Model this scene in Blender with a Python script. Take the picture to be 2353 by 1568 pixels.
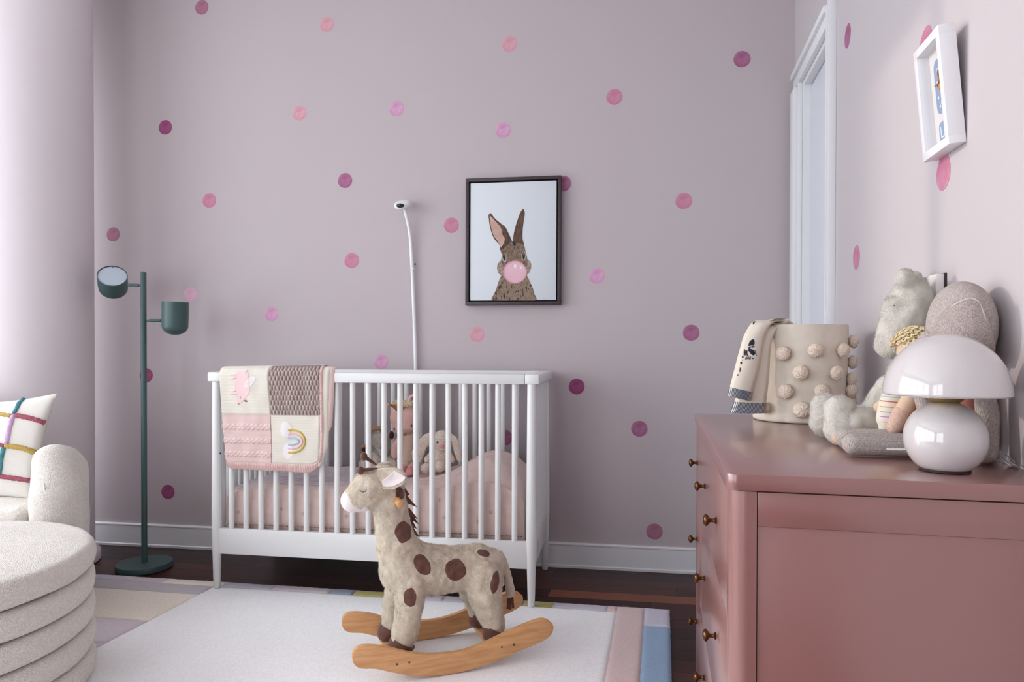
import bpy, bmesh, math, random
from mathutils import Vector, Matrix, noise, Euler
from mathutils.bvhtree import BVHTree
random.seed(7)
V = Vector
PI = math.pi
C = bpy.context.scene.collection
for o in list(bpy.data.objects):
    bpy.data.objects.remove(o)

# ------------------------------------------------------------------ camera
FPX, YAW, PITCH, ROLL, CY = 1581.7, .2138, -.0096, .0018, 822.85
EYE = V((0, 0, 1.0))
FW = V((-math.sin(YAW)*math.cos(PITCH), math.cos(YAW)*math.cos(PITCH), math.sin(PITCH)))
RT0 = V((math.cos(YAW), math.sin(YAW), 0)); UP0 = RT0.cross(FW)
RT = RT0*math.cos(ROLL) + UP0*math.sin(ROLL); UP = UP0*math.cos(ROLL) - RT0*math.sin(ROLL)
cam = bpy.data.cameras.new('camera'); camo = bpy.data.objects.new('camera', cam); C.objects.link(camo)
m = Matrix((RT, UP, -FW)).transposed().to_4x4(); m.translation = EYE
camo.matrix_world = m
cam.sensor_width = 36; cam.lens = FPX/2353*36; cam.shift_y = (CY-784)/2353; cam.clip_start = .02
bpy.context.scene.camera = camo

# ------------------------------------------------------------------ light
sc = bpy.context.scene
sc.view_settings.view_transform = 'Standard'; sc.view_settings.look = 'None'
sc.view_settings.gamma = 1; sc.view_settings.use_curve_mapping = False
sc.view_settings.exposure = 0.0
w = bpy.data.worlds.new('sky'); sc.world = w; w.use_nodes = True
bg = w.node_tree.nodes['Background']; bg.inputs[0].default_value = (.89, .935, 1.0, 1); bg.inputs[1].default_value = 5.0
sun = bpy.data.lights.new('sun', 'SUN'); so = bpy.data.objects.new('sun', sun); C.objects.link(so)
sun.energy = .95; sun.angle = math.radians(1.2); sun.color = (1, .86, .72)
so.rotation_euler = V((1, -.070, -.21)).to_track_quat('-Z', 'Y').to_euler()
def portal(name, loc, rot, sx, sy):
    l = bpy.data.lights.new(name, 'AREA'); l.shape = 'RECTANGLE'; l.size = sx; l.size_y = sy; l.cycles.is_portal = True
    o = bpy.data.objects.new(name, l); C.objects.link(o); o.location = loc; o.rotation_euler = rot
XL, XR, YR, ZC = -3.4, .5675, -2.6, 2.9
def yb(x): return 3.1864 + .0596*x
portal('window_portal', (XL-.12, .33, 1.43), (0, -PI/2, 0), 2.5, 5.3)
portal('fill_opening_portal', (-2.15, YR-.12, 1.36), (PI/2, 0, 0), 1.8, 2.6)  # guides sky light through the added fill opening

# ------------------------------------------------------------------ helpers
def ray(px, py): return RT*((px-1176.5)/FPX) - UP*((py-CY)/FPX) + FW
def hit(px, py, P, N):
    d = ray(px, py); N = V(N); return EYE + d*((V(P)-EYE).dot(N)/d.dot(N))
def rad(P, rpx): return rpx*(P-EYE).dot(FW)/FPX
def yplane(px, py, y): return hit(px, py, (0, y, 0), (0, 1, 0))
def zplane(px, py, z): return hit(px, py, (0, 0, z), (0, 0, 1))
WM = {}
def lin(c):
    return tuple((x/255/12.92 if x/255 <= .04045 else ((x/255+.055)/1.055)**2.4) for x in c)
def mat(name, c, c2=None, ns=8, rough=.6, bs=0, bstr=.3, bd=.002, kind='noise', metal=0, coat=0, sheen=0, stretch=(1,1,1), detail=3, trans=0, spec=.5, bdet=4, c3=None, sss=0):
    M = bpy.data.materials.new(name); M.use_nodes = True; nt = M.node_tree; b = nt.nodes['Principled BSDF']
    b.inputs['Base Color'].default_value = (*lin(c), 1); b.inputs['Roughness'].default_value = rough
    b.inputs['Metallic'].default_value = metal; b.inputs['Coat Weight'].default_value = coat; b.inputs['Coat Roughness'].default_value = .08
    b.inputs['Sheen Weight'].default_value = sheen; b.inputs['Sheen Roughness'].default_value = .4; b.inputs['Transmission Weight'].default_value = trans
    b.inputs['Specular IOR Level'].default_value = spec
    if sss:
        b.inputs['Subsurface Weight'].default_value = sss; b.inputs['Subsurface Radius'].default_value = (.02, .018, .016); b.inputs['Subsurface Scale'].default_value = .5
    tc = nt.nodes.new('ShaderNodeTexCoord'); mp = nt.nodes.new('ShaderNodeMapping'); mp.inputs['Scale'].default_value = stretch
    nt.links.new(tc.outputs['Object'], mp.inputs[0])
    if c2:
        n = nt.nodes.new('ShaderNodeTexNoise'); n.inputs['Scale'].default_value = ns; n.inputs['Detail'].default_value = detail
        nt.links.new(mp.outputs[0], n.inputs[0])
        r = nt.nodes.new('ShaderNodeValToRGB'); r.color_ramp.elements[0].position = .35; r.color_ramp.elements[1].position = .65
        r.color_ramp.elements[0].color = (*lin(c), 1); r.color_ramp.elements[1].color = (*lin(c2), 1)
        if c3: e = r.color_ramp.elements.new(.5); e.color = (*lin(c3), 1)
        nt.links.new(n.outputs[0], r.inputs[0]); nt.links.new(r.outputs[0], b.inputs['Base Color'])
    if bs:
        bu = nt.nodes.new('ShaderNodeBump'); bu.inputs['Strength'].default_value = bstr; bu.inputs['Distance'].default_value = bd
        if kind == 'noise':
            n = nt.nodes.new('ShaderNodeTexNoise'); n.inputs['Scale'].default_value = bs; n.inputs['Detail'].default_value = bdet; nt.links.new(mp.outputs[0], n.inputs[0]); out = n.outputs[0]
        elif kind == 'voronoi':
            n = nt.nodes.new('ShaderNodeTexVoronoi'); n.inputs['Scale'].default_value = bs; nt.links.new(mp.outputs[0], n.inputs[0]); out = n.outputs[0]
            bu.invert = True
        elif kind == 'ribs':
            n = nt.nodes.new('ShaderNodeTexWave'); n.bands_direction = 'Y'; n.inputs['Scale'].default_value = bs; n.inputs['Distortion'].default_value = 1.2; n.inputs['Detail Scale'].default_value = 8
            nt.links.new(tc.outputs['Object'], n.inputs[0]); out = n.outputs['Fac']
        elif kind == 'weave':
            outs = []
            for dirn in ('Z', 'DIAGONAL'):
                n = nt.nodes.new('ShaderNodeTexWave'); n.bands_direction = 'Z' if dirn == 'Z' else 'DIAGONAL'; n.inputs['Scale'].default_value = bs; n.inputs['Distortion'].default_value = .6
                nt.links.new(tc.outputs['Object'], n.inputs[0]); outs.append(n.outputs['Fac'])
            mx = nt.nodes.new('ShaderNodeMath'); mx.operation = 'MULTIPLY'; nt.links.new(outs[0], mx.inputs[0]); nt.links.new(outs[1], mx.inputs[1]); out = mx.outputs[0]
        nt.links.new(out, bu.inputs['Height']); nt.links.new(bu.outputs[0], b.inputs['Normal'])
    return M

def thing(name, label, cat, loc=(0, 0, 0), rotz=0, group=None, kind=None):
    o = bpy.data.objects.new(name, None); C.objects.link(o); o.empty_display_size = .05
    o.location = loc; o.rotation_euler = (0, 0, rotz)
    if kind: o['kind'] = kind
    else:
        o['label'] = label; o['category'] = cat
        if group: o['group'] = group
    WM[o] = Matrix.Translation(V(loc)) @ Matrix.Rotation(rotz, 4, 'Z')
    return o
def tag(o, label=None, cat=None, group=None, kind=None):
    if label: o['label'] = label
    if cat: o['category'] = cat
    if group: o['group'] = group
    if kind: o['kind'] = kind
    return o
def obj(name, bm, mt, parent=None, smooth=True, label=None, kind=None, angle=None):
    """world-space bmesh -> one mesh object (child of parent); origin at its base centre"""
    vs = bm.verts
    xs = [v.co for v in vs]
    c = V((sum(v.x for v in xs)/len(xs), sum(v.y for v in xs)/len(xs), min(v.z for v in xs)))
    me = bpy.data.meshes.new(name)
    PM = WM.get(parent, Matrix.Identity(4)) if parent else Matrix.Identity(4)
    inv = PM.inverted(); rot = inv.to_3x3().to_4x4()
    W = PM.to_3x3().to_4x4(); W.translation = c
    bm.transform(W.inverted())
    bm.to_mesh(me); bm.free()
    for mm in (mt if isinstance(mt, (list, tuple)) else [mt]): me.materials.append(mm)
    o = bpy.data.objects.new(name, me); C.objects.link(o)
    if parent: o.parent = parent
    o.matrix_local = inv @ W
    WM[o] = W
    if smooth:
        if angle is None: angle = 50
        sharp = []
        bm2 = bmesh.new(); bm2.from_mesh(me)
        for e in bm2.edges:
            if len(e.link_faces) == 2 and e.calc_face_angle(0) > math.radians(angle): e.smooth = False
        for f in bm2.faces: f.smooth = True
        bm2.to_mesh(me); bm2.free()
    if label: o['label'] = label
    if kind: o['kind'] = kind
    return o

def box(bm, lo, hi, bev=0, M=None, seg=2):
    b = bmesh.new(); bmesh.ops.create_cube(b, size=1)
    lo = V(lo); hi = V(hi)
    for v in b.verts: v.co = V([(lo[i]+hi[i])/2 + v.co[i]*(hi[i]-lo[i]) for i in range(3)])
    if bev: bmesh.ops.bevel(b, geom=list(b.edges), offset=bev, segments=seg, affect='EDGES', profile=.5)
    if M:
        b.transform(M)
        if M.determinant() < 0: bmesh.ops.reverse_faces(b, faces=b.faces)
    join(bm, b); return bm
def join(bm, b):
    mp = {}
    for v in b.verts: mp[v] = bm.verts.new(v.co)
    for f in b.faces:
        try:
            nf = bm.faces.new([mp[v] for v in f.verts]); nf.material_index = f.material_index
        except ValueError: pass
    b.free()
def prism(bm, pts, d, bev=0):
    """closed outline (list of Vector) extruded by vector d"""
    b = bmesh.new(); a = [b.verts.new(p) for p in pts]; f = b.faces.new(a)
    r = bmesh.ops.extrude_face_region(b, geom=[f]); 
    for v in r['geom']:
        if isinstance(v, bmesh.types.BMVert): v.co += d
    bmesh.ops.recalc_face_normals(b, faces=b.faces)
    if bev:
        es = [e for e in b.edges if len(e.link_faces) == 2 and e.calc_face_angle(0) > 1.0]
        bmesh.ops.bevel(b, geom=es, offset=bev, segments=2, affect='EDGES', profile=.5)
    join(bm, b); return bm
def frame_from(d):
    d = d.normalized(); a = V((0, 0, 1)) if abs(d.z) < .9 else V((1, 0, 0))
    x = a.cross(d).normalized(); return x, d.cross(x)
def tube(bm, path, r, n=12, cap=True, closed=False):
    rs = r if isinstance(r, (list, tuple)) else [r]*len(path)
    rings = []; px = None
    for i, p in enumerate(path):
        if closed: d = path[(i+1) % len(path)] - path[i-1]
        else: d = path[min(i+1, len(path)-1)] - path[max(i-1, 0)]
        d.normalize()
        if px is None: x, y = frame_from(d)
        else:
            x = (px - d*px.dot(d)).normalized(); y = d.cross(x)
        px = x
        rings.append([bm.verts.new(p + (x*math.cos(2*PI*k/n) + y*math.sin(2*PI*k/n))*rs[i]) for k in range(n)])
    L = len(rings)
    for i in range(L if closed else L-1):
        a, b = rings[i], rings[(i+1) % L]
        for k in range(n): bm.faces.new((a[k], a[(k+1) % n], b[(k+1) % n], b[k]))
    if cap and not closed:
        bm.faces.new(rings[0][::-1]); bm.faces.new(rings[-1])
    return bm
def lathe(bm, prof, c, axis=V((0, 0, 1)), n=40, cap=True):
    """prof = [(r, h)...] around axis from c"""
    x, y = frame_from(axis); axis = axis.normalized(); rings = []
    for r, h in prof:
        if r < 1e-6: rings.append([bm.verts.new(c+axis*h)])
        else: rings.append([bm.verts.new(c + axis*h + (x*math.cos(2*PI*k/n)+y*math.sin(2*PI*k/n))*r) for k in range(n)])
    for a, b in zip(rings, rings[1:]):
        if len(a) == 1 and len(b) == 1: continue
        for k in range(n):
            k2 = (k+1) % n
            if len(a) == 1: bm.faces.new((a[0], b[k2], b[k]))
            elif len(b) == 1: bm.faces.new((a[k], a[k2], b[0]))
            else: bm.faces.new((a[k], a[k2], b[k2], b[k]))
    if cap:
        if len(rings[0]) > 1: bm.faces.new(rings[0][::-1])
        if len(rings[-1]) > 1: bm.faces.new(rings[-1])
    bmesh.ops.recalc_face_normals(bm, faces=bm.faces)
    return bm
def ball(bm, c, r, sub=3, M=None):
    b = bmesh.new(); bmesh.ops.create_icosphere(b, subdivisions=sub, radius=1)
    r = V((r, r, r)) if not hasattr(r, '__len__') else V(r)
    for v in b.verts:
        v.co = V((v.co.x*r.x, v.co.y*r.y, v.co.z*r.z))
        if M: v.co = M @ v.co
        v.co += c
    join(bm, b); return bm
def capsule(bm, p1, r1, p2, r2, sub=3):
    b = bmesh.new(); bmesh.ops.create_icosphere(b, subdivisions=sub, radius=1); ax = p2-p1
    if ax.length < 1e-6: ax = V((0, 0, 1e-6))
    for v in b.verts:
        v.co = p2 + v.co*r2 if v.co.dot(ax) > 0 else p1 + v.co*r1
    join(bm, b); return bm
def remesh(bm, voxel, smooth=4, fac=.6):
    me = bpy.data.meshes.new('tmp'); bm.to_mesh(me); bm.free()
    o = bpy.data.objects.new('tmp', me); C.objects.link(o)
    r = o.modifiers.new('r', 'REMESH'); r.mode = 'VOXEL'; r.voxel_size = voxel
    if smooth:
        s = o.modifiers.new('s', 'SMOOTH'); s.iterations = smooth; s.factor = fac
    dg = bpy.context.evaluated_depsgraph_get(); dg.update()
    ev = o.evaluated_get(dg); out = bmesh.new(); out.from_mesh(ev.to_mesh()); ev.to_mesh_clear()
    bpy.data.objects.remove(o); bpy.data.meshes.remove(me)
    return out
def fuzz(bm, amp, scale, amp2=0, scale2=1):
    bm.normal_update()
    for v in bm.verts:
        d = noise.noise(v.co*scale)*amp
        if amp2: d += noise.noise(v.co*scale2)*amp2
        v.co += v.normal*d
    return bm
def blob(parts, voxel=.005, smooth=5, fz=None):
    bm = bmesh.new()
    for p in parts:
        if p[0] == 'c': capsule(bm, p[1], p[2], p[3], p[4])
        else: ball(bm, p[1], p[2], M=p[3] if len(p) > 3 else None)
    bm = remesh(bm, voxel, smooth)
    if fz: fuzz(bm, *fz)
    return bm
def grid(f, nu, nv, wrap=False, matf=None):
    bm = bmesh.new(); vs = [[bm.verts.new(f(i/nu, j/nv)) for j in range(nv+1)] for i in range(nu+1)]
    for i in range(nu):
        for j in range(nv):
            fc = bm.faces.new((vs[i][j], vs[i+1][j], vs[i+1][j+1], vs[i][j+1]))
            if matf: fc.material_index = matf((i+.5)/nu, (j+.5)/nv)
    return bm
def thick(bm, t):
    bmesh.ops.recalc_face_normals(bm, faces=bm.faces); bm.normal_update()
    bmesh.ops.solidify(bm, geom=list(bm.faces), thickness=t); return bm
def smoothpoly(pts, k=4):
    out = []; n = len(pts)
    for i in range(n):
        p0, p1, p2, p3 = [V((*pts[(i+j-1) % n], 0)) for j in range(4)]
        for s in range(k):
            t = s/k
            q = .5*((2*p1)+(p2-p0)*t+(2*p0-5*p1+4*p2-p3)*t*t+(3*p1-p0-3*p2+p3)*t**3)
            out.append((q.x, q.y))
    return out
def curve3(pts, k=5):
    out = []; n = len(pts)
    for i in range(n-1):
        p0, p1, p2, p3 = pts[max(i-1, 0)], pts[i], pts[i+1], pts[min(i+2, n-1)]
        for s in range(k):
            t = s/k
            out.append(.5*((2*p1)+(p2-p0)*t+(2*p0-5*p1+4*p2-p3)*t*t+(3*p1-p0-3*p2+p3)*t**3))
    out.append(pts[-1].copy()); return out
def decal(tgt, pts, off=.001, sm=True, k=4, rings=(1, .93, .75, .5, .25), dome=0, bm=None, maxd=None):
    """a thin appliqué lying on the surface tgt (BVH), its outline seen along the view lines"""
    if sm: pts = smoothpoly(pts, k)
    cx = sum(p[0] for p in pts)/len(pts); cy = sum(p[1] for p in pts)/len(pts)
    bm = bm or bmesh.new(); R = []
    def P(x, y, o):
        d = ray(x, y).normalized(); h = tgt.ray_cast(EYE, d)
        if h[0] is None:
            h = tgt.find_nearest(EYE + d*(P.last-EYE).length) if P.last else None
            if h is None: return None
        n = h[1]
        if n.dot(d) > 0: n = -n
        P.last = h[0]
        return h[0] + n*o
    P.last = None
    ctr = P(cx, cy, off+dome)
    for i, s in enumerate(rings):
        o = -off*.2 if i == 0 else off + dome*(1-s*s)
        R.append([bm.verts.new(P(cx+(x-cx)*s, cy+(y-cy)*s, o)) for x, y in pts])
    if rings[0] == 1:
        pass
    c = bm.verts.new(ctr); n = len(pts)
    for a, b in zip(R, R[1:]):
        for i in range(n): bm.faces.new((a[i], a[(i+1) % n], b[(i+1) % n], b[i]))
    for i in range(n): bm.faces.new((R[-1][i], R[-1][(i+1) % n], c))
    bmesh.ops.recalc_face_normals(bm, faces=bm.faces)
    return bm
def ell(cx, cy, rx, ry, rot=0, n=20, wob=0):
    a = math.radians(rot); out = []
    for i in range(n):
        t = 2*PI*i/n; r = 1 + wob*noise.noise(V((cx*.1, math.cos(t)*1.3, math.sin(t)*1.3)))
        x, y = rx*r*math.cos(t), ry*r*math.sin(t)
        out.append((cx+x*math.cos(a)-y*math.sin(a), cy+x*math.sin(a)+y*math.cos(a)))
    return out
def bvh(bm): return BVHTree.FromBMesh(bm)
def line_decal(tgt, pts, wpx, off=.0012, bm=None, k=5):
    """stitched line on a surface: thin tube along the surface"""
    P = []
    for x, y in pts:
        d = ray(x, y).normalized(); h = tgt.ray_cast(EYE, d)
        if h[0] is not None: P.append(h[0] - d*off*.6)
    if len(P) < 2: return bm or bmesh.new()
    P = curve3(P, k); bm = bm or bmesh.new(); tube(bm, P, rad(P[0], wpx/2), 8); return bm

def fur(src, count, length, width, mt_, parent, down=V((0, 0, -1)), avoid=(), seed=1, name='fur', dens=None):
    """short pile: thin blades rooted on the surface of bmesh src"""
    rnd = random.Random(seed); src.faces.ensure_lookup_table(); src.normal_update()
    A = [f.calc_area() for f in src.faces]; tot = sum(A); co = []; fa = []; k = 0; acc = 0.0
    for f, a in zip(src.faces, A):
        acc += a/tot*count; nn = int(acc); acc -= nn
        if not nn: continue
        vs = [v.co for v in f.verts]; n0 = f.normal
        for _ in range(nn):
            r1, r2 = rnd.random(), rnd.random()
            if len(vs) == 4: p = vs[0].lerp(vs[1], r1).lerp(vs[3].lerp(vs[2], r1), r2)
            else:
                if r1+r2 > 1: r1, r2 = 1-r1, 1-r2
                p = vs[0] + (vs[1]-vs[0])*r1 + (vs[2]-vs[0])*r2
            if any(b.find_nearest(p, .0035)[0] is not None for b in avoid): continue
            g = down - n0*down.dot(n0)
            w1 = noise.noise(p*38); w2 = noise.noise(p*38+V((7, 3, 1)))
            d = (n0*.75 + g*.75 + V((w1, w2, w1-w2))*.9 + V((rnd.random()-.5, rnd.random()-.5, rnd.random()-.5))*.5).normalized()
            sd = d.cross(n0)
            if sd.length < 1e-4: continue
            sd = (sd.normalized() + n0*(rnd.random()-.5)*.5)*width*.5; L = length*(.65+.7*rnd.random())
            q = p - n0*.0006; co += [q-sd, q+sd, q+d*L]; fa.append((k, k+1, k+2)); k += 3
    if not fa: return None
    me_ = bpy.data.meshes.new(name); me_.from_pydata([tuple(c) for c in co], [], fa); b_ = bmesh.new(); b_.from_mesh(me_); bpy.data.meshes.remove(me_)
    return obj(name, b_, mt_, parent, smooth=False, kind='stuff')
# ------------------------------------------------------------------ materials
WALL = mat('wall_paint', (188, 177, 179), rough=.75, bs=260, bstr=.06, bd=.001)
WALL_LIT = mat('wall_paint_lit', (193, 185, 187), rough=.75, bs=260, bstr=.06, bd=.001)  # back wall's paint again, colour kept lighter for the sunlit right wall
COLM = mat('column_paint', (222, 213, 216), rough=.7, bs=260, bstr=.05, bd=.001)
CEIL = mat('ceiling_paint', (235, 232, 232), rough=.9)
TRIM = mat('trim_paint', (226, 226, 228), rough=.4)
DOORM = mat('door_paint', (222, 225, 232), rough=.35)
CRIBM = mat('white_lacquer', (229, 230, 229), rough=.32)
DRESS = mat('dusty_rose_lacquer', (144, 98, 93), rough=.3, bs=500, bstr=.03, bd=.0005)
_b = DRESS.node_tree.nodes['Principled BSDF']; _b.inputs['Coat Weight'].default_value = 1.0; _b.inputs['Coat Roughness'].default_value = .24; _b.inputs['Coat IOR'].default_value = 1.6
GREEN = mat('dark_green_metal', (58, 84, 84), rough=.42)
BRASSD = mat('aged_brass', (112, 78, 50), (80, 52, 34), ns=30, rough=.32, metal=1)
BRASS = mat('polished_brass', (196, 168, 106), rough=.18, metal=1)
OPAL = mat('opal_glass', (204, 199, 199), rough=.04, coat=.8, sss=.1)
GLASSY = mat('diffuser_disc', (178, 190, 200), rough=.25)
BOUC = mat('cream_boucle', (222, 214, 204), (240, 235, 228), ns=220, rough=.95, bs=330, bstr=.75, bd=.004, kind='voronoi', sheen=.3)
FURG = mat('giraffe_plush', (200, 186, 165), (216, 204, 186), ns=110, rough=.95, bs=260, bstr=.5, bd=.002, sheen=.5, detail=6, bdet=6)
BROWN = mat('brown_suede', (92, 58, 48), (110, 72, 60), ns=50, rough=.85, bs=400, bstr=.25, bd=.001, sheen=.3)
WHITEP = mat('white_plush', (238, 228, 226), rough=.9, bs=300, bstr=.3, bd=.001, sheen=.4)
WOODR = mat('honey_beech', (198, 142, 92), (218, 168, 116), ns=9, rough=.5, stretch=(1, 1, 9), detail=8, bs=60, bstr=.06, bd=.001)
LINEN = mat('dusty_pink_linen', (218, 194, 187), (225, 202, 195), ns=30, rough=.9, bs=420, bstr=.35, bd=.001, kind='weave')
THROW = mat('pale_lilac_gauze', (200, 186, 192), (212, 200, 204), ns=40, rough=.95, bs=260, bstr=.5, bd=.002)
CREAMK = mat('cream_knit', (230, 224, 211), rough=.95, bs=230, bstr=.5, bd=.0012, kind='weave')
PINKK = mat('pale_pink_knit', (228, 200, 195), rough=.95, bs=230, bstr=.5, bd=.0012, kind='weave')
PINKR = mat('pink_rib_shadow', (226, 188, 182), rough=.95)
TAUPEK = mat('taupe_knit', (176, 162, 155), (186, 172, 165), ns=120, rough=.95, bs=420, bstr=.5, bd=.001)

TAUPED = mat('taupe_recess_shade', (128, 108, 102), rough=.95)  # dark tone paints shade into the honeycomb hollows
# ------------------------------------------------------------------ setting
def plankmat(i, c, c2): return mat('floor_plank_%d' % i, c, c2, ns=5, rough=.36, spec=.28, stretch=(1.2, 22, 1), detail=7, bs=40, bstr=.05, bd=.001)
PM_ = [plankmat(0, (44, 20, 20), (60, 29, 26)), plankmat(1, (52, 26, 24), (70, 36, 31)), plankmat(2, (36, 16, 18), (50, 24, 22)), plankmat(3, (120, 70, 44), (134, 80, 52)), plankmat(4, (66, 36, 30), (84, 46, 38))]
fl = thing('floor', None, None, (0, 0, 0), kind='structure')
sub = bmesh.new(); box(sub, (XL-.15, YR-.15, -.08), (XR+.15, 3.25, -.022)); obj('subfloor', sub, PM_[2], fl)
pw = .0855; slope = .0596; row = 0; y = YR-.25
cache = {}
while y < 3.30:
    # rows lie parallel to the back wall
    x = XL - random.uniform(.0, .9)
    yc = y
    while x < XR+.1:
        L = random.uniform(.9, 1.5); x2 = x+L
        a, b = max(x, XL-.1), min(x2, XR+.1)
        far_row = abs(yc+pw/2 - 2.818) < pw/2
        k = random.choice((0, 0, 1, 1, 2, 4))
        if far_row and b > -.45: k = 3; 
        if far_row and a < -.45 < b: b = -.45; x2 = -.45; k = 0
        if b-a > .05:
            bm = bmesh.new(); g = .0007
            pts = [V((a+g, yc+slope*a+g, 0)), V((b-g, yc+slope*b+g, 0)), V((b-g, yc+pw+slope*b-g, 0)), V((a+g, yc+pw+slope*a-g, 0))]
            if max(p.y for p in pts) < 3.36:
                prism(bm, [p + V((0, 0, random.uniform(-.0004, 0)))for p in pts], V((0, 0, -.02)))
                obj('plank', bm, PM_[k], fl, smooth=False)
        x = x2
    y += pw
def slab(name, lo, hi, mt, kind='structure', parent=None):
    bm = bmesh.new(); box(bm, lo, hi); o = obj(name, bm, mt, parent, smooth=False)
    if not parent: o['kind'] = kind
    return o
bm = bmesh.new(); prism(bm, [V((XL-.15, yb(XL-.15), -.08)), V((XR+.15, yb(XR+.15), -.08)), V((XR+.15, yb(XR+.15)+.15, -.08)), V((XL-.15, yb(XL-.15)+.15, -.08))], V((0, 0, ZC+.2)))
tag(obj('wall_back', bm, WALL, smooth=False), kind='structure')
# right wall with door opening
DY0, DY1, DZ = 2.56, 3.05, 2.118
slab('wall_right', (XR, YR-.15, -.08), (XR+.15, DY0, ZC+.1), WALL_LIT)
wr = [o for o in C.objects if o.name == 'wall_right'][0]
slab('wall_right', (XR, DY1, -.08), (XR+.15, yb(XR)+.001, ZC+.1), WALL_LIT)
slab('wall_right', (XR, DY0, DZ), (XR+.15, DY1, ZC+.1), WALL_LIT)
slab('ceiling', (XL-.15, YR-.15, ZC), (XR+.15, 3.5, ZC+.12), CEIL)
# left wall: glazed between low sill and ceiling
slab('wall_left', (XL-.15, YR-.15, -.08), (XL, 3.2, .2), WALL_LIT)
slab('wall_left', (XL-.15, YR-.15, 2.66), (XL, 3.2, ZC+.1), WALL_LIT)
slab('wall_left', (XL-.15, YR-.15, .2), (XL, -2.3, 2.66), WALL_LIT)
slab('wall_left', (XL-.15, 2.96, .2), (XL, 3.2, 2.66), WALL_LIT)
win = thing('window_1', None, None, (XL-.075, 0, .2), kind='structure')
ys = [-2.3, -1.25, -.2, .85, 1.91, 2.96]
for i, yy in enumerate(ys):
    b = bmesh.new(); box(b, (XL-.11, yy-.025 if i else yy, .2), (XL-.04, yy+.025 if i < 5 else yy, 2.66)); obj('mullion', b, TRIM, win, smooth=False)
for zz in (.225, 2.635):
    b = bmesh.new(); box(b, (XL-.11, -2.3, zz-.025), (XL-.04, 2.96, zz+.025)); obj('transom', b, TRIM, win, smooth=False)
def panemat():
    M = bpy.data.materials.new('clear_pane'); M.use_nodes = True; nt = M.node_tree; nt.nodes.remove(nt.nodes['Principled BSDF'])
    t_ = nt.nodes.new('ShaderNodeBsdfTransparent'); g_ = nt.nodes.new('ShaderNodeBsdfGlossy'); g_.inputs['Roughness'].default_value = .02
    f_ = nt.nodes.new('ShaderNodeLayerWeight'); f_.inputs[0].default_value = .5; x_ = nt.nodes.new('ShaderNodeMixShader')
    p_ = nt.nodes.new('ShaderNodeMath'); p_.operation = 'POWER'; p_.inputs[1].default_value = 4; nt.links.new(f_.outputs['Facing'], p_.inputs[0])
    k_ = nt.nodes.new('ShaderNodeMath'); k_.operation = 'MULTIPLY_ADD'; k_.inputs[1].default_value = .45; k_.inputs[2].default_value = .02; nt.links.new(p_.outputs[0], k_.inputs[0])
    nt.links.new(k_.outputs[0], x_.inputs[0]); nt.links.new(t_.outputs[0], x_.inputs[1]); nt.links.new(g_.outputs[0], x_.inputs[2]); nt.links.new(x_.outputs[0], nt.nodes['Material Output'].inputs[0]); return M
PANE = panemat()
b = bmesh.new(); box(b, (XL-.078, -2.28, .245), (XL-.074, 2.94, 2.62)); obj('glass_pane', b, PANE, win, smooth=False)
# rear wall with an unseen window opening added for frontal fill light
slab('wall_rear', (XL-.15, YR-.15, -.08), (XR+.15, YR, .12), WALL_LIT)
slab('wall_rear', (XL-.15, YR-.15, 2.6), (XR+.15, YR, ZC+.1), WALL_LIT)
slab('wall_rear', (XL-.15, YR-.15, .12), (-3.0, YR, 2.6), WALL_LIT)
slab('wall_rear', (-1.3, YR-.15, .12), (XR+.15, YR, 2.6), WALL_LIT)
fill_op = thing('fill_opening', None, None, (-2.15, YR-.075, .12), kind='structure')
for xx in (-3.0, -2.15, -1.3):
    b = bmesh.new(); box(b, (xx-.03, YR-.11, .12), (xx+.03, YR-.04, 2.6)); obj('mullion', b, TRIM, fill_op, smooth=False)
for zz in (.15, 1.4, 2.57):
    b = bmesh.new(); box(b, (-3.0, YR-.11, zz-.03), (-1.3, YR-.04, zz+.03)); obj('transom', b, TRIM, fill_op, smooth=False)
b = bmesh.new(); box(b, (-2.97, YR-.078, .18), (-1.33, YR-.074, 2.54)); obj('glass_pane', b, PANE, fill_op, smooth=False)
# added unseen block outside, beyond the column, keeps the sun off the door corner
nb = thing('sun_blocker', None, None, (-15, 8, -10), kind='structure')
b = bmesh.new(); box(b, (-18, 3.35, -10), (-13, 13, 12)); obj('blocker_box', b, CEIL, nb, smooth=False)

# column
cc = V((-2.852, 2.645, 0))
bm = bmesh.new(); lathe(bm, [(.25, .003), (.25, ZC-.002)], cc, n=96); col = tag(obj('column', bm, COLM), kind='structure')
bm = bmesh.new(); lathe(bm, [(.2505, .004), (.274, .004), (.274, .040), (.268, .046), (.2505, .046)], cc, n=96, cap=False); obj('base_ring', bm, COLM, col)
# baseboards
def bboard(name, prof, A, B, nrm):
    """profile (offset from the wall, height) swept A->B"""
    bm = bmesh.new(); r1 = [bm.verts.new(A + nrm*o + V((0, 0, z))) for o, z in prof]; r2 = [bm.verts.new(B + nrm*o + V((0, 0, z))) for o, z in prof]
    n = len(prof)
    for i in range(n): bm.faces.new((r1[i], r1[(i+1) % n], r2[(i+1) % n], r2[i]))
    bm.faces.new(r1[::-1]); bm.faces.new(r2); bmesh.ops.recalc_face_normals(bm, faces=bm.faces)
    return tag(obj(name, bm, TRIM, smooth=True, angle=30), kind='structure')
prof = [(.0005, .001), (.017, .001), (.0175, .012), (.012, .016), (.012, .103), (.0145, .107), (.0145, .112), (.010, .117), (.0005, .117)]
nB = V((.0595, -.99823, 0))
bboard('baseboard_back', prof, V((XL, yb(XL), 0)), V((XR-.001, yb(XR-.001), 0)), nB)
bboard('baseboard_right', prof, V((XR, YR, 0)), V((XR, 2.478, 0)), V((-1, 0, 0)))
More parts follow.
